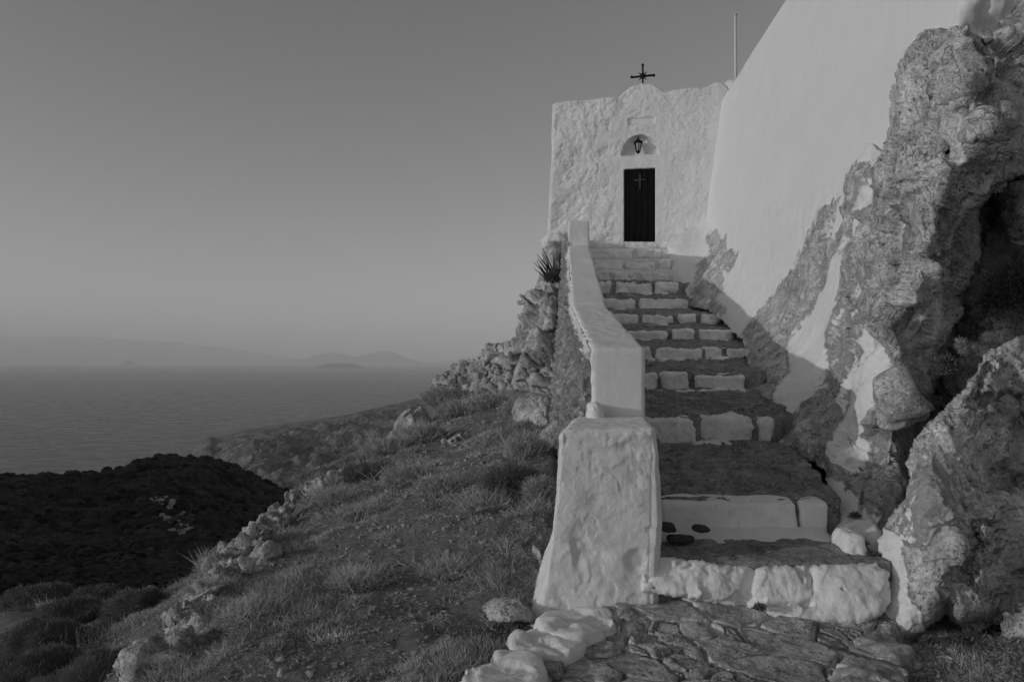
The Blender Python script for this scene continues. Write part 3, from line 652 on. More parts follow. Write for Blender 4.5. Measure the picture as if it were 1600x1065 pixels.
# rubble outer face, battered
nY, nZ = 420, 110
ty = np.linspace(0, 1, nY); tz_ = np.linspace(0, 1, nZ); TY, TZ = np.meshgrid(ty, tz_, indexing='ij'); YY = 5.70 + TY * 13.1
topx = np.interp(YY, [5.6, 9, 15, 19], [.585, .705, 1.10, 1.28]); topz = np.interp(YY, [5.6, 9, 14.99, 15.05, 19], [.06, .62, 2.2, 2.68, 2.9])
botx = np.interp(YY, [5.6, 9, 15, 19], [.40, .46, .86, 1.15]); botz = np.interp(YY, [5.6, 9, 15, 19], [-1.7, -1.35, .0, .6])
XX = botx + (topx - botx) * TZ - .01; ZZ = botz + (topz - botz) * TZ
P3 = np.stack([XX.ravel(), YY.ravel(), ZZ.ravel()], 1)
f1, f2, idr, vec = voro(P3 * [.5, 1, 1.6], 5.5); crack = sstep(.03, .2, f2 - f1)
dv = (.06 * (idr - .5) + .05 * (crack - 1) + .04 * fbm(P3, 5, 5, .6)).reshape(XX.shape) * np.clip((1 - TZ) / .05, .1, 1)
nv_ = np.stack([-np.ones_like(XX), 0*XX, .15+0*XX], -1)
Vr = np.stack([XX, YY, ZZ], -1) + nv_ * (dv + .02 * (1-TZ**6))[..., None]
back = np.stack([XX + .15, YY, ZZ - .02 * TZ], -1).reshape(-1, 3); q = gridfaces(nY, nZ); nn = nY * nZ
A_ = np.arange(nn).reshape(nY, nZ)
def strip(e): return np.stack([e[:-1], e[1:], e[1:] + nn, e[:-1] + nn], 1)
Fr = np.concatenate([q[:, ::-1], q + nn, strip(A_[:,0]), strip(A_[:,-1]), strip(A_[0,:]), strip(A_[-1,:])])
pnt = np.clip(.58 + .35 * (sstep(.85, 1, TZ)) + .02, 0, 1).ravel() * .62 + .3 * sstep(.93, 1, TZ).ravel() + .12*sstep(13,17,YY).ravel()
mesh('rubble_face', np.concatenate([Vr.reshape(-1, 3), back]), Fr, M_rubble, par, {'paint': np.concatenate([pnt, pnt])})
# plaster lump at the foot of the parapet front
q = W(931, 645, 5.62); V, Fq = hexa(box_c(q[0]-.06, q[0]+.04, 5.5, 5.75, q[2]-.1, q[2]+.07), (12,14,16), .05, lumpy(.025, 9)); mesh('plaster_lump', V, Fq, M_white, par)

# ------------------------------------------------------------------ limestone outcrop between the stairs and the church wall
def wy(px, py, d=.03): return float(wallY(px, py)) + d
OC = [(1060,372,17.9),(1068,425,16.7),(1080,470,15.0),(1135,500,12.9),(1165,540,11),(1175,605,9.1),(1205,690,7.25),(1285,715,6.6),(1300,790,5.45),(1365,870,4.9),(1385,920,4.7),
      (1120,430,15.2),(1200,450,11.8),(1250,520,9.7),(1230,600,8.6),(1300,500,8.5),(1300,600,7.75),(1330,690,6.6),(1350,400,7.75),(1385,330,7.35),
      (1400,120,7.0),(1392,250,6.95),(1450,60,6.8),(1450,200,6.5),(1450,400,6.5),(1482,285,6.1),(1400,450,6.9),(1459,380,6.15),(1438,440,6.15),(1424,490,6.12),(1404,545,6.02),(1418,605,5.8),(1505,400,6.8),(1482,470,6.8),(1450,555,6.6),(1452,640,6.45),(1375,650,5.95),(1300,700,6.3),(1400,750,5.7),(1340,800,5.4),
      (1530,330,6.85),(1540,400,7.15),(1500,520,7.1),(1470,600,6.9),(1560,60,6.75),(1600,100,6.8),(1530,200,5.95),(1585,240,6.5),(1440,720,6.1),(1500,60,6.7),(1620,300,7)]
OC += [(x, y, wy(x, y, .05)) for x, y in ((1105,345),(1160,330),(1220,300),(1290,255),(1345,225))]
OC += [(x, y, wy(x, y, -.1)) for x, y in ((1150,400),(1200,370),(1250,400),(1300,330),(1340,290),(1330,350))]
poly = [(1040,385),(1062,362),(1100,340),(1160,322),(1230,285),(1300,240),(1350,215),(1378,235),(1388,200),(1390,150),(1403,110),(1420,78),(1440,52),(1470,43),(1505,37),(1528,42),(1545,46),(1556,34),(1585,37),(1605,50),(1640,60),(1650,200),(1600,262),(1560,300),(1530,330),(1536,365),(1538,400),(1525,432),(1505,470),(1488,510),(1470,540),(1462,590),(1455,640),(1440,690),(1430,720),(1420,770),(1405,830),(1400,900),(1390,950),
        (1372,930),(1360,880),(1330,852),(1300,842),(1292,790),(1290,740),(1270,722),(1235,712),(1200,700),(1190,660),(1172,612),(1166,560),(1158,530),(1130,505),(1105,485),(1078,478),(1068,452),(1050,440),(1046,410)]
bare = [ [(1092,415),(1103,408),(1112,420),(1127,418),(1128,440),(1116,478),(1108,487),(1078,482),(1082,455)],
         [(1108,372),(1120,360),(1135,362),(1145,385),(1150,400),(1140,425),(1125,422),(1112,400)],
         [(1120,475),(1130,478),(1132,490),(1112,488)],
         [(1334,262),(1350,252),(1357,262),(1347,300),(1330,345),(1300,400),(1285,440),(1265,485),(1243,512),(1225,536),(1230,565),(1222,600),(1200,640),(1172,612),(1172,555),(1162,525),(1183,492),(1215,455),(1240,420),(1262,370),(1285,330),(1312,302)],
         [(1392,200),(1386,310),(1368,322),(1345,332),(1332,345),(1318,395),(1313,470),(1298,530),(1290,575),(1262,630),(1235,672),(1222,700),(1240,730),(1290,720),(1318,660),(1334,560),(1342,470),(1350,420),(1378,330)],
         [(1380,230),(1380,0),(1660,0),(1660,760),(1440,900),(1405,790),(1350,745),(1310,740),(1280,712),(1290,695),(1322,640),(1345,600),(1352,560),(1372,520),(1382,480),(1400,440),(1392,400),(1396,360),(1380,330)],
         [(1290,712),(1330,722),(1360,735),(1400,760),(1395,800),(1378,825),(1352,790),(1345,770),(1325,765),(1318,745),(1292,745)],
         [(1345,330),(1392,330),(1402,440),(1384,480),(1370,525),(1350,560),(1336,520),(1340,430)] ]
extra = [ [(1292,700),(1318,655),(1340,600),(1352,555),(1368,515),(1388,495),(1384,560),(1365,640),(1360,700),(1340,735),(1305,728)], [(1296,775),(1325,762),(1345,775),(1340,800),(1352,800),(1372,800),(1378,850),(1372,900),(1350,870),(1300,845)], [(1405,590),(1425,575),(1428,610),(1412,625)] ]
def oc_paint_sun(px, py):
    s_ = np.full(px.shape, -1e3)
    for b_ in bare: s_ = np.maximum(s_, sdist(px, py, b_))
    p = np.clip(.5 - s_ / 26., 0, 1)
    for b_ in extra: p = np.maximum(p, np.clip(.5 + sdist(px, py, b_) / 12., 0, .8))
    p = np.maximum(p, .33 * sstep(1500, 1420, px) * sstep(120, 350, py)); p = np.maximum(p, .46 * sstep(1430, 1360, px) * sstep(330, 430, py) * sstep(1240, 1290, px))  # sunlit contrast put into the colour: left side lightened, plus mottled whitewash
    return p
def ell(PX, PY, x, y, a, b, rot=0.):
    c, s_ = math.cos(rot), math.sin(rot); dx, dy = PX - x, PY - y
    return np.exp(-(((dx*c+dy*s_)/a)**2 + ((-dx*s_+dy*c)/b)**2)**1.5)
def line(PX, PY, pts, wd):
    d = np.full(PX.shape, 1e9)
    for (x1,y1),(x2,y2) in zip(pts[:-1], pts[1:]):
        L = (x2-x1)**2+(y2-y1)**2; t = np.clip(((PX-x1)*(x2-x1)+(PY-y1)*(y2-y1))/L, 0, 1); d = np.minimum(d, np.hypot(PX-x1-t*(x2-x1), PY-y1-t*(y2-y1)))
    return np.exp(-(d/wd)**2)
def oc_carve(PX, PY):
    c = .32 * ell(PX, PY, 1487, 212, 26, 34) - .22 * ell(PX, PY, 1530, 215, 45, 60) + .15 * ell(PX, PY, 1530, 170, 40, 12, -.3)
    c += .16 * line(PX, PY, [(1545,45),(1515,72),(1495,95),(1478,125)], 3.2) + .12 * line(PX, PY, [(1550,50),(1540,75)], 4)
    c += .12 * line(PX, PY, [(1480,135),(1468,165)], 3) + .1 * line(PX, PY, [(1530,105),(1505,140),(1478,175),(1460,190)], 4)
    c += .12 * line(PX, PY, [(1418,425),(1400,450),(1372,480),(1365,495)], 2.6) + .1 * ell(PX, PY, 1408, 416, 8, 9) + .1 * ell(PX, PY, 1462, 245, 6, 14) + .12 * ell(PX, PY, 1448, 350, 6, 22, -.1) + .08 * ell(PX, PY, 1414, 278, 12, 7, .4)
    c += .08 * line(PX, PY, [(1384,325),(1372,345),(1368,352)], 5) + .08 * line(PX, PY, [(1331,330),(1330,345)], 3)
    c += .2 * ell(PX, PY, 1420, 505, 18, 24) + .14 * ell(PX, PY, 1362, 760, 26, 18) + .1 * line(PX, PY, [(1345,800),(1350,760),(1365,740)], 3)
    c += .1 * line(PX, PY, [(1330,465),(1340,455),(1336,475)], 4) - .12 * line(PX, PY, [(1478,275),(1455,330),(1440,400),(1428,470)], 16)
    c += .05 * line(PX, PY, [(1330,345),(1305,410),(1285,450),(1262,500),(1232,560),(1205,640)], 4) + .1 * line(PX, PY, [(1325,690),(1352,600),(1385,500)], 4) * (PX > 0)
    c += .1 * line(PX, PY, [(1130,420),(1118,440),(1108,480)], 2.5) + .07 * line(PX, PY, [(1103,408),(1090,440),(1082,476)], 3) + .07 * line(PX, PY, [(1133,440),(1128,470),(1134,490)], 2.5)
    c += .1 * line(PX, PY, [(1182,490),(1168,530)], 3) + .16 * ell(PX, PY, 1192, 515, 10, 12)
    c -= .1 * ell(PX, PY, 1120, 385, 14, 22, .3)
    return c
def oc_disp(V, p):
    rk = 1 - .85 * p; near_ = np.clip((12 - V[:,1]) / 5, .3, 1)
    f1, f2, idr, vec = voro(V * [1, 1, .62] + .25 * fbm(V, 1.3, 3)[:,None], 1.9)
    g, g2, id2, v2 = voro(V * [1, 1, .7] + .12 * fbm(V, 3, 3)[:,None], 4.6)
    pit = sstep(.28, .12, voro(V, 11.)[0]) * sstep(0, .3, fbm(V, 1.7, 2, .5, 8.))
    return rk * near_ * (.34 * facets(V, 1.5, 3.) + .28 * facets(V, 3.4, 7.) + .22 * facets(V, 8, 1.) - .07 * sstep(.05, 0, voro((V + .04 * fbm(V, 3, 3)[:,None]) * [1, 1, .45], 1.7, 2.)[1] - voro((V + .04 * fbm(V, 3, 3)[:,None]) * [1, 1, .45], 1.7, 2.)[0]) + .03 * fbm(V, 2., 6, .55) + .006 * ridged(V, 6, 4, .6) - .035 * pit) + .012 * fbm(V, 3, 4)
outc = relief('limestone_outcrop', poly, OC, M_rock, 1.8, .28, .9, oc_disp, oc_paint_sun, carve=oc_carve, edge_noise=4)
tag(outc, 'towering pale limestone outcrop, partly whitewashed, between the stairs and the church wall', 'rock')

# dark rock face in the gap behind
def rk_disp(a=1., s=1.): 
    def f(V, p):
        f1, f2, idr, vec = voro(V * [1, 1, .8] + .2 * fbm(V, 1.5*s, 3)[:,None], 2.6 * s); g, g2, id2, v2 = voro(V + .1 * fbm(V, 3*s, 3)[:,None], 6.5*s)
        return a * (.34 * facets(V, 1.7*s, 3.) + .3 * facets(V, 3.6*s, 7.) + .24 * facets(V, 8*s, 1.) + .03 * fbm(V, 1.9*s, 6, .55) - .05 * sstep(.06, 0, f2 - f1) + .008 * ridged(V + .1*fbm(V,3*s,2)[:,None], 3.4*s, 5, .58)) * (1 - .6 * p)
    return f
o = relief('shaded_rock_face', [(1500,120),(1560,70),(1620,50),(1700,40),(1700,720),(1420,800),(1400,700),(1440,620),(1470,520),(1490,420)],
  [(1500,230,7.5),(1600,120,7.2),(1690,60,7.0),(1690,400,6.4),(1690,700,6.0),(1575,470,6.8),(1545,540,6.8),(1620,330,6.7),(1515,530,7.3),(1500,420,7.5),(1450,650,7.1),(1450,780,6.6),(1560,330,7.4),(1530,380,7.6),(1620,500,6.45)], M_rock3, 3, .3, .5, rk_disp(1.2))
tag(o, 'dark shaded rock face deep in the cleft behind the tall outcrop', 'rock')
o = relief('rough_stone_block', [(1560,30),(1580,18),(1598,-10),(1660,-20),(1660,70),(1600,60),(1570,44),(1556,40)], [(1565,35,6.75),(1600,0,6.7),(1650,0,6.6),(1650,60,6.6),(1600,50,6.7)], M_rock2, 3, .1, .4, rk_disp(.5, 1.6))
tag(o, 'pale rough stone at the top right, set against the end of the church wall', 'rock')

# big boulder at the lower right
poly = [(1560,540),(1590,523),(1650,535),(1780,600),(1800,950),(1660,968),(1600,962),(1560,975),(1525,990),(1506,998),(1497,975),(1478,960),(1455,975),(1432,996),(1408,1003),(1380,990),(1356,972),(1360,962),(1368,935),(1380,900),(1372,870),(1370,845),(1384,820),(1396,800),(1414,775),(1420,745),(1414,725),(1426,690),(1440,672),(1470,640),(1500,612),(1524,580),(1535,555)]
def bo_paint(px, py):
    a = np.clip(.5 + sdist(px, py, [(1340,830),(1376,822),(1400,830),(1414,870),(1424,905),(1425,935),(1440,955),(1446,985),(1410,1020),(1340,1000)]) / 14., 0, 1)
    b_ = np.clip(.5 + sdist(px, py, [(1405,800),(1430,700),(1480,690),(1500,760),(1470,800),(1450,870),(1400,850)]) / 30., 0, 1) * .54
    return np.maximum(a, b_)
def bo_carve(PX, PY):
    c = .22 * ell(PX, PY, 1562, 625, 34, 10, -.05) + .22 * ell(PX, PY, 1590, 655, 40, 16, -.1) + .25 * ell(PX, PY, 1570, 750, 30, 24, .2) + .2 * ell(PX, PY, 1520, 840, 10, 22) + .18 * ell(PX, PY, 1505, 900, 18, 22, .6)
    c += .25 * ell(PX, PY, 1480, 955, 14, 26) + .2 * ell(PX, PY, 1525, 970, 26, 20) - .12 * ell(PX, PY, 1498, 960, 12, 24) - .1 * ell(PX, PY, 1545, 825, 14, 22) + .1 * line(PX, PY, [(1545,570),(1530,600),(1520,640)], 5)
    c += .14 * ell(PX, PY, 1590, 850, 14, 60) - .12 * ell(PX, PY, 1540, 900, 26, 30) - .1 * ell(PX, PY, 1440, 780, 40, 60)
    return c
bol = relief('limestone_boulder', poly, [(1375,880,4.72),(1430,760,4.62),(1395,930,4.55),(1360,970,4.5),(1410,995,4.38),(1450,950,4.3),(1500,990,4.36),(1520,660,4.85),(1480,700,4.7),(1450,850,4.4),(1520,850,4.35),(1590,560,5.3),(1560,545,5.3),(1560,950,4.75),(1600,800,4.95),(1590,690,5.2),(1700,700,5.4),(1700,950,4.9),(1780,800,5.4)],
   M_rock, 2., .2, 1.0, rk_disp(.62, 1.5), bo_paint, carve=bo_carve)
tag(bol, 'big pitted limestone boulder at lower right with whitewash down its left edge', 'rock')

# ------------------------------------------------------------------ cliff and boulders left of the parapet
cl = relief('cliff', [(850,384),(868,376),(878,386),(876,440),(871,520),(868,600),(866,700),(860,660),(856,640),(845,628),(825,612),(800,612),(799,590),(806,566),(818,545),(813,530),(812,512),(819,500),(822,480),(836,455),(842,432),(846,405)],
  [(855,390,18.2),(880,400,17.8),(840,445,17.2),(880,450,16.5),(822,490,16.6),(860,480,15.6),(815,520,16.2),(850,530,14.8),(880,540,14),(806,570,15.2),(830,600,13.6),(870,610,12.3),(802,605,14.6),(868,680,11.5)], M_rock2, 1.6, .45, 1.5,
  lambda V, p: .55 * facets(V, 1.1, 3.) + .4 * facets(V, 2.6, 6.) + .25 * facets(V, 6, 2.) + .08 * fbm(V, 1.3, 5, .6), carve=lambda X, Y: .5 * ell(X, Y, 832, 478, 9, 8) + .35 * ell(X, Y, 865, 465, 12, 8) + .5 * line(X, Y, [(820,528),(850,524),(868,520)], 5) + .5 * ell(X, Y, 838, 590, 18, 9) + .4 * line(X, Y, [(838,545),(838,570)], 5))
tag(cl, 'jagged limestone cliff dropping below the outer corner of the chapel', 'cliff')
def boulder(name, poly, ctrl, lab, R_e=.2, th=.6, d=None, grp=None):
    o = relief(name, poly, ctrl, M_rock2, 1.8, R_e, th, d or rk_disp(.8, 1.2), edge_noise=2.5); return tag(o, lab, 'rock', grp)
boulder('boulder', [(800,640),(806,625),(830,612),(850,612),(880,622),(885,665),(860,668),(840,672),(815,668),(798,655)], [(810,640,11.2),(850,620,11.2),(880,640,10.8),(830,665,10.6),(850,650,10.3)], 'pale rounded boulder below the cliff foot, beside the rubble side of the parapet', .3, .8)
boulder('boulder', [(826,708),(834,685),(850,668),(868,655),(888,650),(888,720),(850,718)], [(835,700,8.8),(860,665,9.0),(885,700,8.4),(855,695,8.5)], 'smaller pale rock wedged against the parapet just above the pillar top', .22, .6)
boulder('boulder', [(752,950),(764,936),(785,930),(806,932),(826,948),(838,962),(838,972),(800,972),(765,972)], [(760,960,4.5),(790,940,4.55),(830,965,4.45),(795,965,4.35)], 'half-buried rock in the grass, left of the pillar base', .12, .35, rk_disp(.3, 2))
boulder('boulder', [(826,860),(834,850),(846,858),(850,900),(838,912),(828,890)], [(830,880,5.6),(845,870,5.5),(840,905,5.4)], 'narrow upright stone leaning on the left side of the pillar', .08, .3, rk_disp(.25, 2))

# dry stone pile on the ridge
def stone_geo(sx, sy, sz, n=8, am=.12, ang=0., tilt=0., dens=1.):
    sd_ = rng.uniform(0, 90); j = rng.uniform(.5, 1.05, (8,))
    c8 = []
    for k in range(8):
        c8.append(((1 if k & 1 else -1) * sx * j[k], (1 if k & 2 else -1) * sy * j[(k+3) % 8], (1 if k & 4 else -1) * sz * j[(k+5) % 8]))
    V, Fq = hexa(c8, (n, n, max(4, int(n*.7))), .18 * min(sx, sy, sz), None)
    N = vnormals(V, Fq); m_ = min(sx, sy, sz); V = V + N * (am * (3. * facets(V, .8/m_, sd_) + m_ * fbm(V, 1.2/m_, 4, .55, sd_)))[:,None]
    c, s_ = math.cos(ang), math.sin(ang); ct, st_ = math.cos(tilt), math.sin(tilt)
    Rm = np.array([[c,-s_,0],[s_,c,0],[0,0,1]]) @ np.array([[ct,0,st_],[0,1,0],[-st_,0,ct]])
    return V @ Rm.T, Fq
top = [(620,690),(640,668),(660,640),(685,600),(693,576),(712,572),(740,562),(752,548),(770,536),(800,528),(815,524)]
def topy(px): return np.interp(px, [a for a, _ in top], [b for _, b in top])
pile = []
for k in range(330):
    px = rng.uniform(684, 818); t = rng.uniform(0, 1) ** .8; ty_ = topy(px); by = np.interp(px, [684, 720, 760, 818], [640, 640, 632, 628]); py = ty_ + 6 + (by - ty_ - 6) * t
    Yq = 17.2 - 1.5 * t + rng.uniform(-.1, .1) - .5 * (px - 684) / 134; sz = rng.uniform(.07, .2) * (1.35 if rng.random() < .15 else 1)
    V, Fq = stone_geo(sz * rng.uniform(.9, 1.6), sz, sz * rng.uniform(.5, .9), 7, .16, rng.uniform(0, 6), rng.uniform(-.5, .5)); pile.append((V + W(px, py, Yq), Fq))
poly = [(684,584),(700,580),(740,570),(770,544),(815,532),(822,640),(780,645),(720,650),(684,640)]
core = tag(empty('dry_stone_wall', (-.8, 16.5, -1)), 'collapsed dry stone wall of heaped grey rubble on the ridge beside the cliff', 'wall')
mesh('stone_heap', *join(pile), M_rock2, core)
relief('earth_core', poly, [(690,590,17.6),(750,570,17.6),(810,545,17.5),(690,640,16.6),(750,640,16.2),(815,640,16)], M_soil, 3, .3, .8, None, parent=core)

# loose rocks along the crest and in the grass: px, py, Y, size, width factor, label
LR = [(636,684,13.2,.2,1.,'rounded pale rock on the crest, nearest the dry stone wall'),(652,672,13.8,.2,1.1,'blocky rock on the crest just below the heaped rubble'),(628,700,12.6,.12,1.,'small pale stone under the two crest rocks near the rubble'),
 (460,781,9.0,.085,.7,'small pale upright stone standing alone on the crest'),(508,765,9.6,.12,1.2,'flat pale rock on the crest right of the small upright stone'),(490,773,9.3,.08,1.2,'little stone lying on the crest between two paler rocks'),(525,758,10,.07,1.,'small stone at the upper end of the middle crest row'),
 (428,815,7.8,.1,1.6,'flat stone on the crest below the lone upright stone'),(440,800,8.2,.07,1.3,'small flat chip high in the middle crest row'),
 (395,848,6.9,.13,1.2,'jagged rock topping the crest ledge at left'),(408,838,7.2,.1,1.3,'wedge rock behind the jagged crest ledge'),(378,868,6.5,.16,1.2,'tallest rock of the crest ledge at left'),(388,888,6.3,.13,1.6,'tilted flat slab at the front of the crest ledge'),(410,870,6.5,.1,1.,'pale block in the grass right of the tilted slab'),
 (362,893,6.3,.09,1.1,'small rock below the tilted slab, on the outer side'),(300,1000,4.9,.1,.9,'dark-sided rock standing at lower left above the bright rock'),(288,985,5.0,.07,1.,'small rock behind the dark-sided lower left rock'),(322,962,5.3,.12,.8,'upright light rock in the lower left row of stones'),(340,940,5.5,.09,.8,'narrow stone at the top of the lower left row'),(262,1040,4.4,.14,1.4,'bright rock cut by the bottom edge at lower left'),
 (310,1015,4.6,.08,.9,'small pale stone beside the bright lower left rock'),(480,1040,4.2,.07,.9,'grey stone poking from the grass at bottom, left one of a pair'),(452,1062,3.95,.09,1.4,'flat pale stone at the bottom edge, left of centre'),(440,1042,4.1,.06,1.7,'long low stone behind the flat bottom-edge stone'),
 (612,1020,4.4,.045,1.,'small broken stone in the grass, centre bottom'),(750,968,4.9,.025,1.,'pebble-sized white stone left of the half-buried rock'),(726,972,4.85,.025,1.,'second white pebble further left of the half-buried rock'),(770,998,4.6,.03,.8,'small upright stone in the grass near the whitewashed paving'),
 (716,686,10.5,.07,1.8,'flat pale stone on the path in mid slope'),(742,692,10.3,.05,2.2,'long thin pale stone beside the path stone'),(712,842,6.6,.05,1.5,'pale stone in the dry bushes of the middle slope'),(690,868,6.2,.03,.7,'tiny pointed pale stone in the open patch'),
 (1592,975,4.45,.06,1.,'pale stone at the right edge, beside the boulder foot'),(1478,1028,4.1,.03,.9,'little pale stone in the gravel at lower right'),(1528,1045,4.0,.022,1.,'tiny chip in the gravel right of the little pale stone'),(214,945,6.7,.06,1.3,'stone among the cushion shrubs at left'),(236,925,7.3,.05,1.,'small stone at the crest above the cushion shrubs')]
for (px, py, Yq, sz, wf, lab) in LR:
    q = W(px, py, Yq)
    if py > 960 or True:
        V, Fq = stone_geo(sz * wf, sz, sz * (.75 if wf > 1.1 else 1.05), 18 if sz > .06 else 9, .2, rng.uniform(-.6, .6), rng.uniform(-.35, .35))
    V = V * (1.35 if sz > .05 else 1.1); o = mesh('loose_rock', V, Fq, M_rock2); o.location = tuple(float(t) for t in q); tag(o, lab, 'rock', 'rocks scattered on the slope')

crest = [(262,1030,4.5),(285,985,5.0),(325,955,5.4),(345,930,5.8),(362,892,6.3),(380,862,6.6),(400,842,7.0),(425,815,7.8),(450,792,8.6),(480,778,9.1),(510,766,9.7),(535,752,10.3),(560,736,11),(600,712,12),(640,686,13.2)]
for k in range(110):
    t = rng.uniform(0, len(crest)-1.001); i = int(t); a = t - i; p_ = [crest[i][m]*(1-a) + crest[i+1][m]*a for m in range(3)]
    Yq = p_[2] * rng.uniform(.985, 1.03); px = p_[0] + rng.normal() * 6 + 6; x = (px - HX) / F * Yq; sz = rng.uniform(.025, .09) * (1 + .5 * (rng.random() < .12)) * (Yq / 7) ** .5
    V, Fq = stone_geo(sz * rng.uniform(1, 1.7), sz, sz * rng.uniform(.6, 1), 9, .2, rng.uniform(-1.5, 1.5), rng.uniform(-.5, .5)); o = mesh('crest_rock', V, Fq, M_rock2)
    o.location = (x, Yq, float(gz(x, Yq)[0]) + sz * .25); tag(o, 'small broken pale rock, one of many lining the crest of the slope', 'rock', 'small broken rocks along the crest')
# ------------------------------------------------------------------ stone paving at the foot of the stairs
gx = np.arange(-.75, 2.75, .0075); gy = np.arange(3.2, 4.95, .0075)
X, Y = np.meshgrid(gx, gy, indexing='ij')
lft = np.interp(Y, [3.2, 3.8, 4.4, 4.75], [-.75, -.2, .2, .3]); rgt = np.interp(Y, [3.2, 3.8, 4.2, 4.6], [2.15, 1.95, 2.12, 2.45])
P3 = np.stack([X.ravel(), Y.ravel(), 0*X.ravel()], 1); wp = P3 + .035 * np.stack([fbm(P3, 3.5, 4), fbm(P3, 3.5, 4, .5, 9.), 0*X.ravel()], 1)
a = R(28); Q = np.stack([wp[:,0]*math.cos(a) - wp[:,1]*math.sin(a), (wp[:,0]*math.sin(a) + wp[:,1]*math.cos(a)) * 1.5, 0*X.ravel() + .5], 1)
f1, f2, idr, vec = voro(Q, 2.7); g1, g2, id2, v2 = voro(Q + 3, 6.)
big = idr > .32; e_ = np.where(big, f2 - f1, np.minimum(f2 - f1, g2 - g1)); idd = np.where(big, idr, id2)
dome = sstep(0.0, .17, e_); tl = vec * (np.stack([np.sin(idd*40), np.cos(idd*70), 0*idd], 1))
sft = np.minimum(sstep(0, .1, (X - lft)), sstep(0, .12, (rgt - X))).ravel()
Z = .035 * facets(P3, 6., 2., (1,1,1), .1) * dome - 1.60 + .10 * sstep(4.15, 4.8, Y).ravel() + .02 * fbm(P3, .8, 2) + sft * (.045 * sstep(0.01, .06, e_) + .035 * tl.sum(1) * dome + .025 * (idd - .5) * dome) - (1 - sft) * .12 + .007 * fbm(P3, 6, 4) * dome + .003 * fbm(P3, 22, 3) * dome
jp = (1 - sstep(.02, .11, e_)) * sstep(.02, .06, e_)
pnt = np.clip(.34 + .38 * (1-sstep(.03, .13, e_)) + .3 * sstep(.35, 0, X.ravel() - lft.ravel()) + .25 * sstep(4.35, 4.65, Y.ravel()) * (1-sstep(1.2,1.6,X.ravel())*.4) + .12 * (idd - .5), 0, .9)
pav = mesh('stone_paving', np.stack([X.ravel(), Y.ravel(), Z], 1), gridfaces(len(gx), len(gy)), M_pave, attr={'paint': pnt}); tag(pav, kind='structure', label='uneven crazy paving of rough stone slabs at the foot of the stairs')
# bright whitewashed border slabs
for (pts, Yq, zt_, lab) in (([(800,1000),(860,975),(915,990),(905,1012),(850,1018),(815,1022)], 0, -1.50, 'whitewashed border slab touching the pillar foot'),
                            ([(722,1062),(770,1020),(805,1010),(850,1030),(845,1055),(810,1085),(740,1090)], 0, -1.50, 'large whitewashed border slab at the left edge of the paving'),
                            ([(840,968),(868,945),(952,950),(955,975),(905,988),(870,986)], 0, -1.47, 'plaster-smeared slab under the front of the pillar'),
                            ([(1345,990),(1375,985),(1412,1000),(1408,1022),(1370,1020)], 0, -1.53, 'pale slab at the right end of the paving, near the boulder'),
                            ([(1322,1040),(1350,1030),(1400,1030),(1405,1062),(1380,1085),(1330,1080)], 0, -1.52, 'pale rounded slab at the bottom right corner of the paving')):
    P_ = [( (x - HX) / F * (-zt_ * F / (y - HY)), -zt_ * F / (y - HY)) for x, y in pts]
    c_ = np.mean(P_, 0); nr = 60; ang = np.linspace(0, 2*math.pi, nr, endpoint=False)
    pa_ = np.array([math.atan2(y - c_[1], x - c_[0]) for x, y in P_]); pr_ = np.array([math.hypot(x - c_[0], y - c_[1]) for x, y in P_]); od = np.argsort(pa_)
    rad = np.interp(ang, np.concatenate([pa_[od] - 2*math.pi, pa_[od], pa_[od] + 2*math.pi]), np.tile(pr_[od], 3)) if False else np.interp((ang + math.pi) % (2*math.pi) - math.pi, np.concatenate([pa_[od] - 2*math.pi, pa_[od], pa_[od] + 2*math.pi]), np.tile(pr_[od], 3))
    prof = [(0.001, 0), (.2, .002), (.4, .002), (.6, 0), (.78, -.002), (.9, -.006), (.96, -.014), (.99, -.03), (1.01, -.06), (1.02, -.12), (.9, -.18), (.3, -.19), (.001, -.19)]
    prof = [(np.interp(k, range(len(prof)), [p[0] for p in prof]), np.interp(k, range(len(prof)), [p[1] for p in prof])) for k in np.linspace(0, len(prof)-1, 37)]
    sd_ = rng.uniform(0, 30); V = np.array([(rad[i]*r_*math.cos(ang[i]), rad[i]*r_*math.sin(ang[i]), h_) for r_, h_ in prof for i in range(nr)])
    q = np.arange(len(prof)*nr).reshape(len(prof), nr); Fq = np.stack([q[:-1], np.roll(q, -1, 1)[:-1], np.roll(q, -1, 1)[1:], q[1:]], -1).reshape(-1, 4)[:, ::-1]
    V = V + vnormals(V, Fq) * (.012 * fbm(V, 4, 5, .55, sd_) + .12 * facets(V, 4, sd_, (1,1,1)) + .06 * facets(V, 11, sd_, (1,1,1)))[:,None]
    o = mesh('border_slab', V, Fq, M_pave if 'bottom right' in lab or 'right end' in lab else M_white, attr={'paint': np.full(len(V), .62)}); o.location = (c_[0], c_[1], zt_); tag(o, lab, 'slab', 'border slabs of the paving')

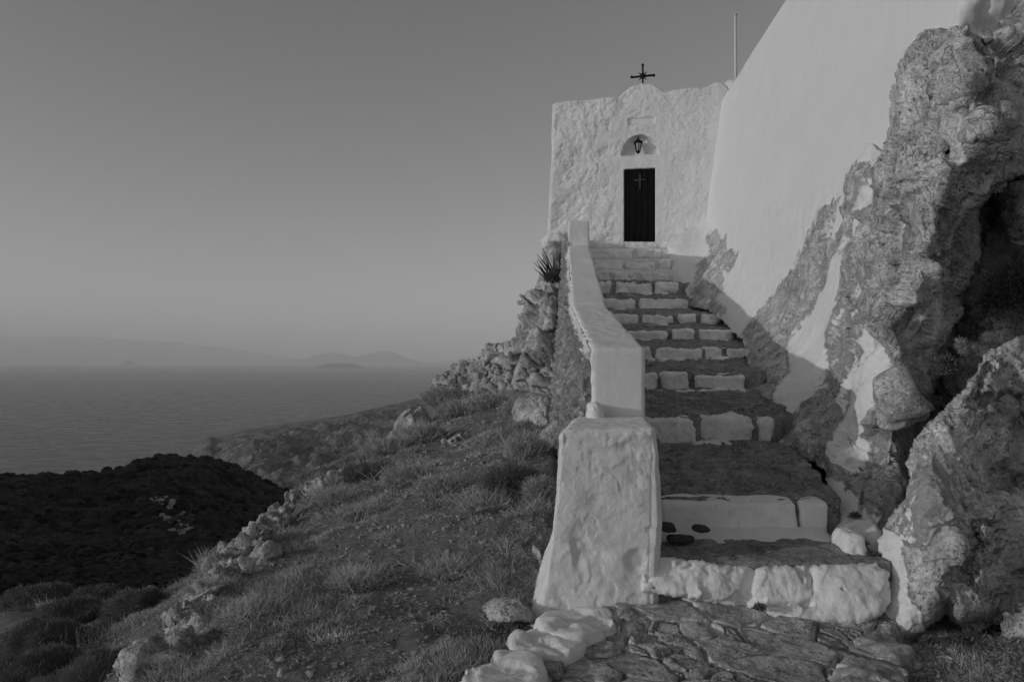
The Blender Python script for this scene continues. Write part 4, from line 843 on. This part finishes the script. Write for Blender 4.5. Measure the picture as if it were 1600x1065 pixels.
# ------------------------------------------------------------------ vegetation
def blades(P, D, L, wd, shade, bend=.35, up=None):
    """P roots, D unit directions, L lengths, wd widths -> narrow bent leaves (two quads each)"""
    n = len(P); rv = rng.normal(size=(n, 3)); S = np.cross(D, rv); S /= np.linalg.norm(S, axis=1)[:,None] + 1e-9
    B = np.cross(S, D) * (bend * L * rng.uniform(-1, 1, n))[:,None]
    Lc = L[:,None]; w_ = wd[:,None] * .5
    mid = P + D * Lc * .55 + B * .3; tip = P + D * Lc + B
    V = np.stack([P - S*w_*.8, P + S*w_*.8, mid - S*w_, mid + S*w_, tip - S*w_*.15, tip + S*w_*.15], 1).reshape(-1, 3)
    b = np.arange(n)[:,None] * 6; Fq = np.concatenate([b + [0,1,3,2], b + [2,3,5,4]], 1).reshape(-1, 4)
    return V, Fq, np.repeat(shade, 6)
def unit(a): return a / (np.linalg.norm(a, axis=1)[:,None] + 1e-9)
def joinS(L_):
    Vs = []; Fs = []; Ss = []; b = 0
    for V, Fq, S in L_: Vs.append(V); Fs.append(Fq + b); Ss.append(S); b += len(V)
    return np.concatenate(Vs), np.concatenate(Fs), np.concatenate(Ss)
# grass and low herbs on the ledge
def grass_patch(n, pxr, Yr_, left=True):
    Yq = np.exp(rng.uniform(math.log(Yr_[0]), math.log(Yr_[1]), n)); x = (rng.uniform(pxr[0], pxr[1], n) - HX) / F * Yq
    if left:
        lim = np.interp(Yq, [3.2, 3.8, 4.4, 4.75, 5.6, 9, 12, 18], [-.75, -.22, .15, .22, .3, .42, .55, 1.0]); k = x < lim
    else: k = (x > np.interp(Yq, [3.2, 3.8, 4.2, 4.6], [2.2, 2.0, 2.15, 2.45])) & (Yq < 5.2)
    x, Yq = x[k], Yq[k]; P = np.stack([x, Yq, gz(x, Yq) - .01], 1)
    cl_ = fbm(P, 1.1, 3, .55, 3.) ; cl2 = fbm(P, 4.5, 2, .5, 6.); path = np.exp(-((x - np.interp(Yq, [3.5, 5, 7, 9, 11], [-.7, -.75, -.9, -.75, -.6])) / .38)**2)
    keep = rng.uniform(0, 1, len(x)) < np.clip(.62 + .9 * cl_ + .4 * cl2 - .55 * path, .1, 1); P, cl_, cl2, path = P[keep], cl_[keep], cl2[keep], path[keep]; n = len(P)
    D = unit(rng.normal(size=(n, 3)) * [1, 1, .6] + [0, 0, .45]); D[:,2] = np.abs(D[:,2])
    sc_ = (P[:,1] / 5) ** .45
    L = np.clip(.02 + .04 * np.clip(cl_ + .25, 0, 1.2) + .02 * cl2, .012, .12) * rng.uniform(.4, 1.7, n) * sc_ * (1 - .5 * path)
    wd = rng.uniform(.0016, .0055, n) * sc_
    sh = np.clip(.32 + .35 * cl2 + .3 * rng.normal(size=n) * .8 + .3 * path, 0, 1)
    return blades(P, D, L, wd, sh, .9)
V, Fq, S = joinS([grass_patch(560000, (60, 880), (3.4, 19)), grass_patch(60000, (1330, 1680), (3.3, 5.2), False)])
tag(mesh('grass', V, Fq, M_grass, attr={'shade': S}), kind='stuff', label='dry grass and low herbs covering the slope')
# litter and gravel between the tufts
def pebbles(n, pxr, Yr_, left=True):
    Yq = np.exp(rng.uniform(math.log(Yr_[0]), math.log(Yr_[1]), n)); x = (rng.uniform(pxr[0], pxr[1], n) - HX) / F * Yq
    k = x < np.interp(Yq, [3.2, 3.8, 4.4, 4.75, 5.6, 9, 12, 18], [-.75, -.22, .15, .22, .3, .42, .55, 1.0]) if left else (x > np.interp(Yq, [3.2, 3.8, 4.2, 4.6], [2.2, 2.0, 2.15, 2.45])) & (Yq < 5.)
    x, Yq = x[k], Yq[k]; n = len(x); c_ = np.stack([x, Yq, gz(x, Yq)], 1); s_ = .004 + .012 * rng.uniform(0, 1, n) ** 4 * (Yq / 4)
    o8 = np.array(box_c(-1,1,-1,1,-.6,.6), float); a = rng.uniform(0, 6.3, n); J = rng.uniform(.45, 1.1, (n, 8, 3))
    q = o8[None] * J * s_[:,None,None] * 1.2; xq = q[...,0]*np.cos(a)[:,None] - q[...,1]*np.sin(a)[:,None]; yq = q[...,0]*np.sin(a)[:,None] + q[...,1]*np.cos(a)[:,None]
    V = np.stack([xq, yq, q[...,2]], -1) + c_[:,None]; f = np.array([(0,2,3,1),(4,5,7,6),(0,1,5,4),(2,6,7,3),(0,4,6,2),(1,3,7,5)])
    return V.reshape(-1, 3), (f[None] + (np.arange(n) * 8)[:,None,None]).reshape(-1, 4)
V, Fq = join([pebbles(9000, (60, 880), (3.4, 14)), pebbles(5000, (1350, 1650), (3.3, 5), False)])
tag(mesh('gravel', V, Fq, M_rubble, smooth=False, attr={'paint': np.full(len(V), .1)}), kind='stuff', label='small gravel and earth crumbs between the grass')

def shrub_mesh(c_, rx, ry, rz, n, ln, wd, sh0=.4, core=True, spread=.5, seedk=None):
    sd_ = rng.uniform(0, 80); parts = []
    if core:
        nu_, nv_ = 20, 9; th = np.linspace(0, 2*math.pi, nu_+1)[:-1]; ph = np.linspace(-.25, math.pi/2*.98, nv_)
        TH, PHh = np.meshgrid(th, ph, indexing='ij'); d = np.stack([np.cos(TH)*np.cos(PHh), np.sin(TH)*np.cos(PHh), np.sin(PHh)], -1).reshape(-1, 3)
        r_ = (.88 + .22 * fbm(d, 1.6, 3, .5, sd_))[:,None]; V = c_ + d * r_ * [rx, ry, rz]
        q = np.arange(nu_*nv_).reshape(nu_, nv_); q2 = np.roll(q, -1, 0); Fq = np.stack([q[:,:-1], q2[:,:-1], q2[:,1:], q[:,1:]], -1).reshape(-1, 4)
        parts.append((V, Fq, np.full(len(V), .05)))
    d = unit(rng.normal(size=(n, 3))); d[:,2] = np.abs(d[:,2]) - .15; d = unit(d)
    r_ = (.88 + .22 * fbm(d, 1.6, 3, .5, sd_)) * rng.uniform(.82 if core else .3, 1.03, n)
    P = c_ + d * r_[:,None] * [rx, ry, rz]; N = unit(d / np.array([rx, ry, rz])); D = unit(N + spread * rng.normal(size=(n, 3)))
    L = ln * rng.uniform(.5, 1.5, n); tt = fbm(d, 3.5, 2, .5, sd_)
    parts.append(blades(P, D, L, wd * rng.uniform(.6, 1.4, n), np.clip(sh0 + .3 * tt + .2 * rng.normal(size=n), 0, 1), .5))
    return joinS(parts)
def shrub(name, px, py, Y_, rx, rz, n, ln, wd, mat, lab, cat='shrub', grp=None, ry=None, **kw):
    q = W(px, py, Y_); o_ = np.array([0., 0., 0.])
    V, Fq, S = shrub_mesh(o_, rx, ry or rx, rz, n, ln, wd, **kw)
    o = mesh(name, V, Fq, mat, attr={'shade': S}); o.location = tuple(float(t) for t in q); return tag(o, lab, cat, grp)
# cushion shrubs at the lower left: px, py of the base centre, Y, half width, height, label
CU = [(150,1085,4.7,.42,.24,'largest smooth cushion shrub, cut by the bottom edge at lower left'),(215,960,6.3,.30,.22,'rounded cushion shrub with a dark right side, on the crest at left'),(60,1010,5.7,.34,.2,'low cushion shrub in the middle of the lower left group'),
      (20,1075,4.8,.34,.2,'cushion shrub in the bottom left corner'),(110,968,7.0,.36,.2,'long cushion shrub behind the lower left group'),(20,985,7.6,.4,.2,'cushion shrub touching the left edge, behind the others'),
      (225,1065,4.9,.26,.2,'small cushion shrub between the bright rock and the largest cushion'),(150,1010,5.8,.25,.14,'small cushion shrub beside the upright spiked herb'),(290,935,6.6,.2,.1,'flat little shrub on the crest right of the rounded cushion'),
      (55,940,9.0,.45,.2,'farthest cushion shrub of the left group'),(150,938,9.0,.35,.16,'far small cushion behind the long cushion shrub'),(85,1050,5.0,.25,.16,'cushion shrub squeezed between the corner and the largest cushion')]
for (px, py, Yq, rx, rz, lab) in CU:
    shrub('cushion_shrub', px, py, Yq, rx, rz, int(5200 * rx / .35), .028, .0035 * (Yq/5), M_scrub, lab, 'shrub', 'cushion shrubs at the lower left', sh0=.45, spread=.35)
# upright spiked herb
def spikes(base, n, h, sp, r0, leaf=40, sh=.6):
    parts = []
    for k in range(n):
        b_ = base + np.array([rng.normal() * sp, rng.normal() * sp * .6, 0]); hh = h * rng.uniform(.6, 1.1); t = rng.uniform(0, 1, leaf); lean = rng.normal(size=2) * .12
        P = b_ + np.stack([t * hh * lean[0], t * hh * lean[1], t * hh], 1); D = unit(rng.normal(size=(leaf, 3)) * [1, 1, .3] + [0, 0, .5])
        parts.append(blades(P, D, r0 * (1.3 - t) * rng.uniform(.7, 1.2, leaf) , np.full(leaf, r0 * .35), np.clip(sh + .2 * rng.normal(size=leaf), 0, 1), .2))
    return joinS(parts)
V, Fq, S = spikes(np.zeros(3), 26, .22, .11, .022); o = mesh('spiked_herb', V, Fq, M_spiny, attr={'shade': S * .5}); o.location = tuple(float(t) for t in W(135, 1022, 5.4)); tag(o, 'clump of upright bottle-brush spikes among the cushion shrubs', 'plant')
# grassy bushes on the slope
def gbase(px, Y_):
    x = (px - HX) / F * Y_; return x, float(gz(x, Y_)[0])
BU = [(585,9.0,.42,.16,'broad dry bush in the middle of the slope'),(640,8.2,.35,.17,'dark twiggy bush left of the bare branches'),(690,7.4,.3,.16,'bush holding the pale bare branches'),(520,8.2,.35,.12,'low bush just inside the crest rocks'),
      (820,8.0,.26,.26,'tall feathery bush against the pillar and parapet'),(800,7.0,.3,.24,'leafy bush left of the pillar, halfway up'),(845,6.6,.16,.2,'narrow leafy plant touching the pillar side'),(760,6.6,.26,.14,'light bush left of the leafy one by the pillar'),
      (655,12.5,.4,.26,'dark bush under the heaped rubble'),(720,13.5,.5,.22,'bush at the foot of the heaped rubble'),(770,13,.5,.2,'dry bush below the cliff'),(820,12,.4,.25,'bush between the two cliff boulders'),(690,15.5,.45,.35,'dark bush on the ridge crest'),(668,11,.35,.2,'round bush above the middle path'),
      (610,11,.5,.2,'bush on the outer edge of the path'),(565,7.2,.28,.1,'flat tuft in the centre of the slope'),(450,7.0,.25,.1,'tuft behind the crest ledge'),(330,5.6,.22,.12,'tuft between the two lower rows of stones'),(395,4.7,.22,.1,'dense tuft near the tall dry stems'),
      (560,5.4,.25,.06,'flat herb mat left of the long twig'),(700,5.6,.25,.05,'flat herb mat below the small branch'),(500,10.0,.3,.14,'bush on the crest above the middle stones'),(350,6.8,.26,.2,'tall tuft outside the crest ledge'),(880,11.5,.3,.3,'bush squeezed behind the boulder at the parapet')]
for (px, Yq, rx, rz, lab) in BU:
    x, z = gbase(px, Yq)
    if px > 870: continue
    V, Fq, S = shrub_mesh(np.zeros(3), rx, rx, rz, int(7500 * rx / .3), .034 * (Yq / 7) ** .4, .005 * (Yq / 6) ** .6, .5, False, .6)
    nb = 420; az = rng.uniform(0, 6.283, nb); up_ = rng.uniform(.25, 1.2, nb); Db = unit(np.stack([np.cos(az), np.sin(az), up_ * 1.3], 1))
    tw = blades(rng.normal(size=(nb, 3)) * [rx*.35, rx*.35, .01], Db, rx * rng.uniform(.4, 1.05, nb) * (.6 + rz / rx * .6), np.full(nb, .0035 * (Yq/6)**.6), np.clip(.7 + .3 * rng.normal(size=nb), 0, 1), .35)
    V, Fq, S = joinS([(V, Fq, S), tw])
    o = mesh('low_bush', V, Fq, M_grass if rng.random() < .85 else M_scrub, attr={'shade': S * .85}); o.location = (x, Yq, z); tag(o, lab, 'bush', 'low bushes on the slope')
# scrub of the dark hillside below
n = 42000
phq = rng.uniform(-37, -8, n); rq = np.exp(rng.uniform(math.log(11), math.log(200), n))
from mathutils import geometry
ip = np.interp(phq, phs, np.arange(len(phs))); ir = np.interp(rq, rr, np.arange(len(rr))); i0 = np.clip(ip.astype(int), 0, len(phs)-2); j0 = np.clip(ir.astype(int), 0, len(rr)-2); fa, fb = ip - i0, ir - j0
hq = hz_[i0, j0]*(1-fa)*(1-fb) + hz_[i0+1, j0]*fa*(1-fb) + hz_[i0, j0+1]*(1-fa)*fb + hz_[i0+1, j0+1]*fa*fb
cx, cy = rq * np.sin(R(1)*phq), rq * np.cos(R(1)*phq)
dn = fbm(np.stack([cx, cy, 0*cx], 1), 1/14., 3); k = rng.uniform(0, 1, n) < np.clip(.75 + dn, .15, 1); cx, cy, hq, rq, dn = cx[k], cy[k], hq[k], rq[k], dn[k]; n = len(cx)
th = np.linspace(0, 2*math.pi, 9)[:-1]; ph = np.array([-.3, .25, .75, 1.2, 1.55]); TH, PHh = np.meshgrid(th, ph, indexing='ij')
d = np.stack([np.cos(TH)*np.cos(PHh), np.sin(TH)*np.cos(PHh), np.sin(PHh)], -1).reshape(-1, 3); q = np.arange(40).reshape(8, 5); q2 = np.roll(q, -1, 0); f = np.stack([q[:,:-1], q2[:,:-1], q2[:,1:], q[:,1:]], -1).reshape(-1, 4)
s_ = (.12 + .0052 * rq) * rng.uniform(.45, 1.25, n); Vb = d[None] * np.stack([s_ * rng.uniform(.8, 1.3, n), s_, s_ * rng.uniform(.5, .95, n)], 1)[:,None] * rng.uniform(.78, 1.2, (n, 40, 1)) + np.stack([cx, cy, hq - .05 * s_], 1)[:,None]
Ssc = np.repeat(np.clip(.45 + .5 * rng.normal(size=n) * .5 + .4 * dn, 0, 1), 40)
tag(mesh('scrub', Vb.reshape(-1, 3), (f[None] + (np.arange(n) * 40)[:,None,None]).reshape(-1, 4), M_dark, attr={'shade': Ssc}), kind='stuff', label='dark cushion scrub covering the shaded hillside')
# terrace wall and pale stones on the hillside
def hill_at(px, r_):
    phx = math.degrees(math.atan((px - HX) / F)); i = np.interp(phx, phs, np.arange(len(phs))); j = np.interp(r_, rr, np.arange(len(rr))); z = hz_[int(i), int(j)]
    return np.array([r_ * math.sin(R(1) * phx), r_ * math.cos(R(1) * phx), z])
seg = []
for k in range(46):
    t = k / 45; px = np.interp(t, [0, .3, .7, 1], [236, 252, 272, 290]); r_ = np.interp(t, [0, 1], [110, 62]); p = hill_at(px, r_); s0 = rng.uniform(.12, .3)
    V, Fq = stone_geo(s0 * 1.3, s0, s0 * .7, 4, .1, rng.uniform(0, 3)); seg.append((V + p + [rng.normal() * .5, rng.normal() * .5, .3], Fq))
tag(mesh('terrace_wall', *join(seg), M_rock3), 'crumbling terrace wall crossing the dark hillside below', 'wall')

# ------------------------------------------------------------------ twigs, stems, poles, spiny plants
def twig(name, pts, r0, mat, lab, cat='branch', grp=None, extra=()):
    L_ = []
    for pl_ in [pts] + list(extra):
        P = np.array([W(*p) for p in pl_]); t = np.linspace(0, len(P) - 1, max(6, 4*len(P))); P = np.stack([np.interp(t, range(len(P)), P[:,k]) for k in range(3)], 1); P += rng.normal(size=P.shape) * r0 * .5
        L_.append(tube(P, np.linspace(r0, r0 * .45, len(P)), 5))
    o = mesh(name, *join(L_), mat); return tag(o, lab, cat, grp)
twig('twig', [(522,1000,4.35),(560,975,4.6),(608,952,4.85)], .004, M_twig, 'long thin pale twig lying diagonally in the grass', extra=([(608,952,4.85),(618,955,4.8),(628,963,4.75)],[(608,952,4.85),(618,935,4.95),(622,918,5.0)]))
twig('twig', [(620,874,5.8),(624,880,5.75),(636,884,5.7),(648,888,5.7)], .006, M_twig, 'short forked pale branch in the centre of the slope', extra=([(620,882,5.75),(624,880,5.75)],))
twig('twig', [(725,988,4.7),(740,993,4.65),(755,998,4.6)], .004, M_twig, 'short pale straw below the white pebbles')
twig('twig', [(712,1010,4.4),(718,1020,4.3),(726,1027,4.25)], .005, M_twig, 'short pale twig near the left edge of the paving')
br_ = []
for k in range(16):
    a = rng.uniform(-1, 1); x0, y0_ = 672 + rng.uniform(-6, 6), 822 + rng.uniform(-3, 2); x1, y1_ = x0 + 20 + 38 * a + rng.uniform(-6, 20), y0_ - 38 - rng.uniform(0, 26) + 12*abs(a)
    br_.append([(x0, y0_, 6.9), ((x0+x1)/2 + 6*a, (y0_+y1_)/2 + 3, 6.85), (x1, y1_, 6.8)])
twig('bare_branches', [(668,820,6.95),(684,816,6.9),(704,808,6.8),(722,790,6.75)], .007, M_twig, 'fan of pale bare branches rising from a bush in mid slope', extra=br_)
for (x0, y0_, x1, y1_, Yq) in ((430,1062,428,925,4.1),(416,1060,414,1000,4.1),(436,1062,470,950,4.1),(422,1063,448,985,4.15),(408,1040,380,985,4.2),(428,1010,492,958,4.3)):
    twig('dry_stem', [(x0,y0_,Yq),((x0+x1)/2+3,(y0_+y1_)/2,Yq),(x1,y1_,Yq)], .0028, M_twigd, 'thin tall dry stem standing at the bottom left of the slope', 'stem', 'tall dry stems')
twig('wooden_pole', [(808,592,13.4),(832,602,12.9),(852,613,12.3)], .03, M_twigd, 'lower of two poles leaning against the cliff foot', 'pole')
twig('wooden_pole', [(817,574,13.4),(826,587,13.1),(834,598,12.9)], .03, M_twigd, 'upper shorter pole leaning against the cliff foot', 'pole')
# agave-like plant above the cliff
bl = []; base = W(866, 436, 16.4)
for k in range(22):
    a = rng.uniform(-1, .45); L = rng.uniform(.25, .6); P0 = base + [rng.uniform(-.16, .12), rng.uniform(-.1, .1), rng.uniform(-.1, .12)]
    t = np.linspace(0, 1, 7); P = P0 + np.stack([a * .32 * t ** .8 - .1 * t**2, .1 * rng.normal() * t, L * t], 1); bl.append(tube(P, .017 * (1 - t * .85) + .002, 5))
o = mesh('spiky_plant', *join(bl), M_iron); tag(o, 'dark spiky-leaved plant growing from the cliff top beside the parapet', 'plant')
V, Fq, S = shrub_mesh(np.zeros(3), .2, .16, .2, 2000, .08, .012, .3, True, .8); o = mesh('leafy_tuft', V, Fq, M_scrub, attr={'shade': S}); o.location = tuple(float(t) for t in W(868, 436, 16.3)); tag(o, 'dark leafy tuft at the base of the spiky plant on the cliff', 'plant')
# spiny plants on the boulder
def starburst(px, py, Yq, rad, n, sh, name, lab, heads=5):
    L_ = []; c_ = W(px, py, Yq)
    for h in range(heads):
        cc = np.array([rng.normal() * rad * .9, rng.normal() * rad * .3, rng.normal() * rad * .35]); d = unit(rng.normal(size=(n, 3)) + [0, 0, .2])
        L_.append(blades(np.repeat(cc[None], n, 0) + d * .005, d, rad * rng.uniform(.5, 1.1, n), np.full(n, .0022), np.clip(sh + .2 * rng.normal(size=n), 0, 1), .25))
    V, Fq, S = joinS(L_); o = mesh(name, V, Fq, M_spiny, attr={'shade': S}); o.location = tuple(float(t) for t in c_); tag(o, lab, 'plant', 'spiny plants on the rocks')
starburst(1515, 543, 5.05, .05, 150, .8, 'spiny_plant', 'pale spiny dried plant on the boulder top, catching the sun', 6)
starburst(1550, 527, 5.25, .045, 150, .65, 'spiny_plant', 'smaller spiny plant right of the sunlit one', 2)
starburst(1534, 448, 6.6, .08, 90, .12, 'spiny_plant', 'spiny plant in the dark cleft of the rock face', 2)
V, Fq, S = shrub_mesh(np.zeros(3), .12, .1, .12, 1200, .03, .008, .3, True, .8); o = mesh('rock_plant', V, Fq, M_scrub, attr={'shade': S}); o.location = tuple(float(t) for t in W(1478, 580, 5.9)); tag(o, 'small leafy plant in the dark gap beside the boulder', 'plant')
V, Fq, S = shrub_mesh(np.zeros(3), .3, .25, .4, 2600, .07, .006, .2, False, .9); o = mesh('cleft_shrub', V, Fq, M_dark, attr={'shade': S}); o.location = tuple(float(t) for t in W(1590, 470, 6.3)); tag(o, 'thin dark shrub hanging at the right edge in the cleft', 'shrub')
# weeds in the joints
for (px, py, Yq, r_, lab) in ((1316,836,5.12,.05,'weed in the corner right of the second riser'),(1345,850,4.98,.05,'weed running down beside the painted stone'),(1362,868,4.85,.05,'weed at the end of the first tread'),(1312,858,5.0,.035,'small weed left of the painted stone'),
                              (1187,950,4.44,.035,'small weed under the first riser'),(1336,806,5.3,.04,'weed at the foot of the outcrop above the first tread'),(1500,1000,4.3,.07,'weed below the boulder'),(1452,1002,4.3,.05,'weed between the boulder feet')):
    V, Fq, S = shrub_mesh(np.zeros(3), r_, r_, r_ * .6, 420, .018, .006, .3, False, .9); o = mesh('weed', V, Fq, M_scrub, attr={'shade': S}); o.location = tuple(float(t) for t in W(px, py, Yq)); tag(o, lab, 'weed', 'weeds in the joints of the stairs')
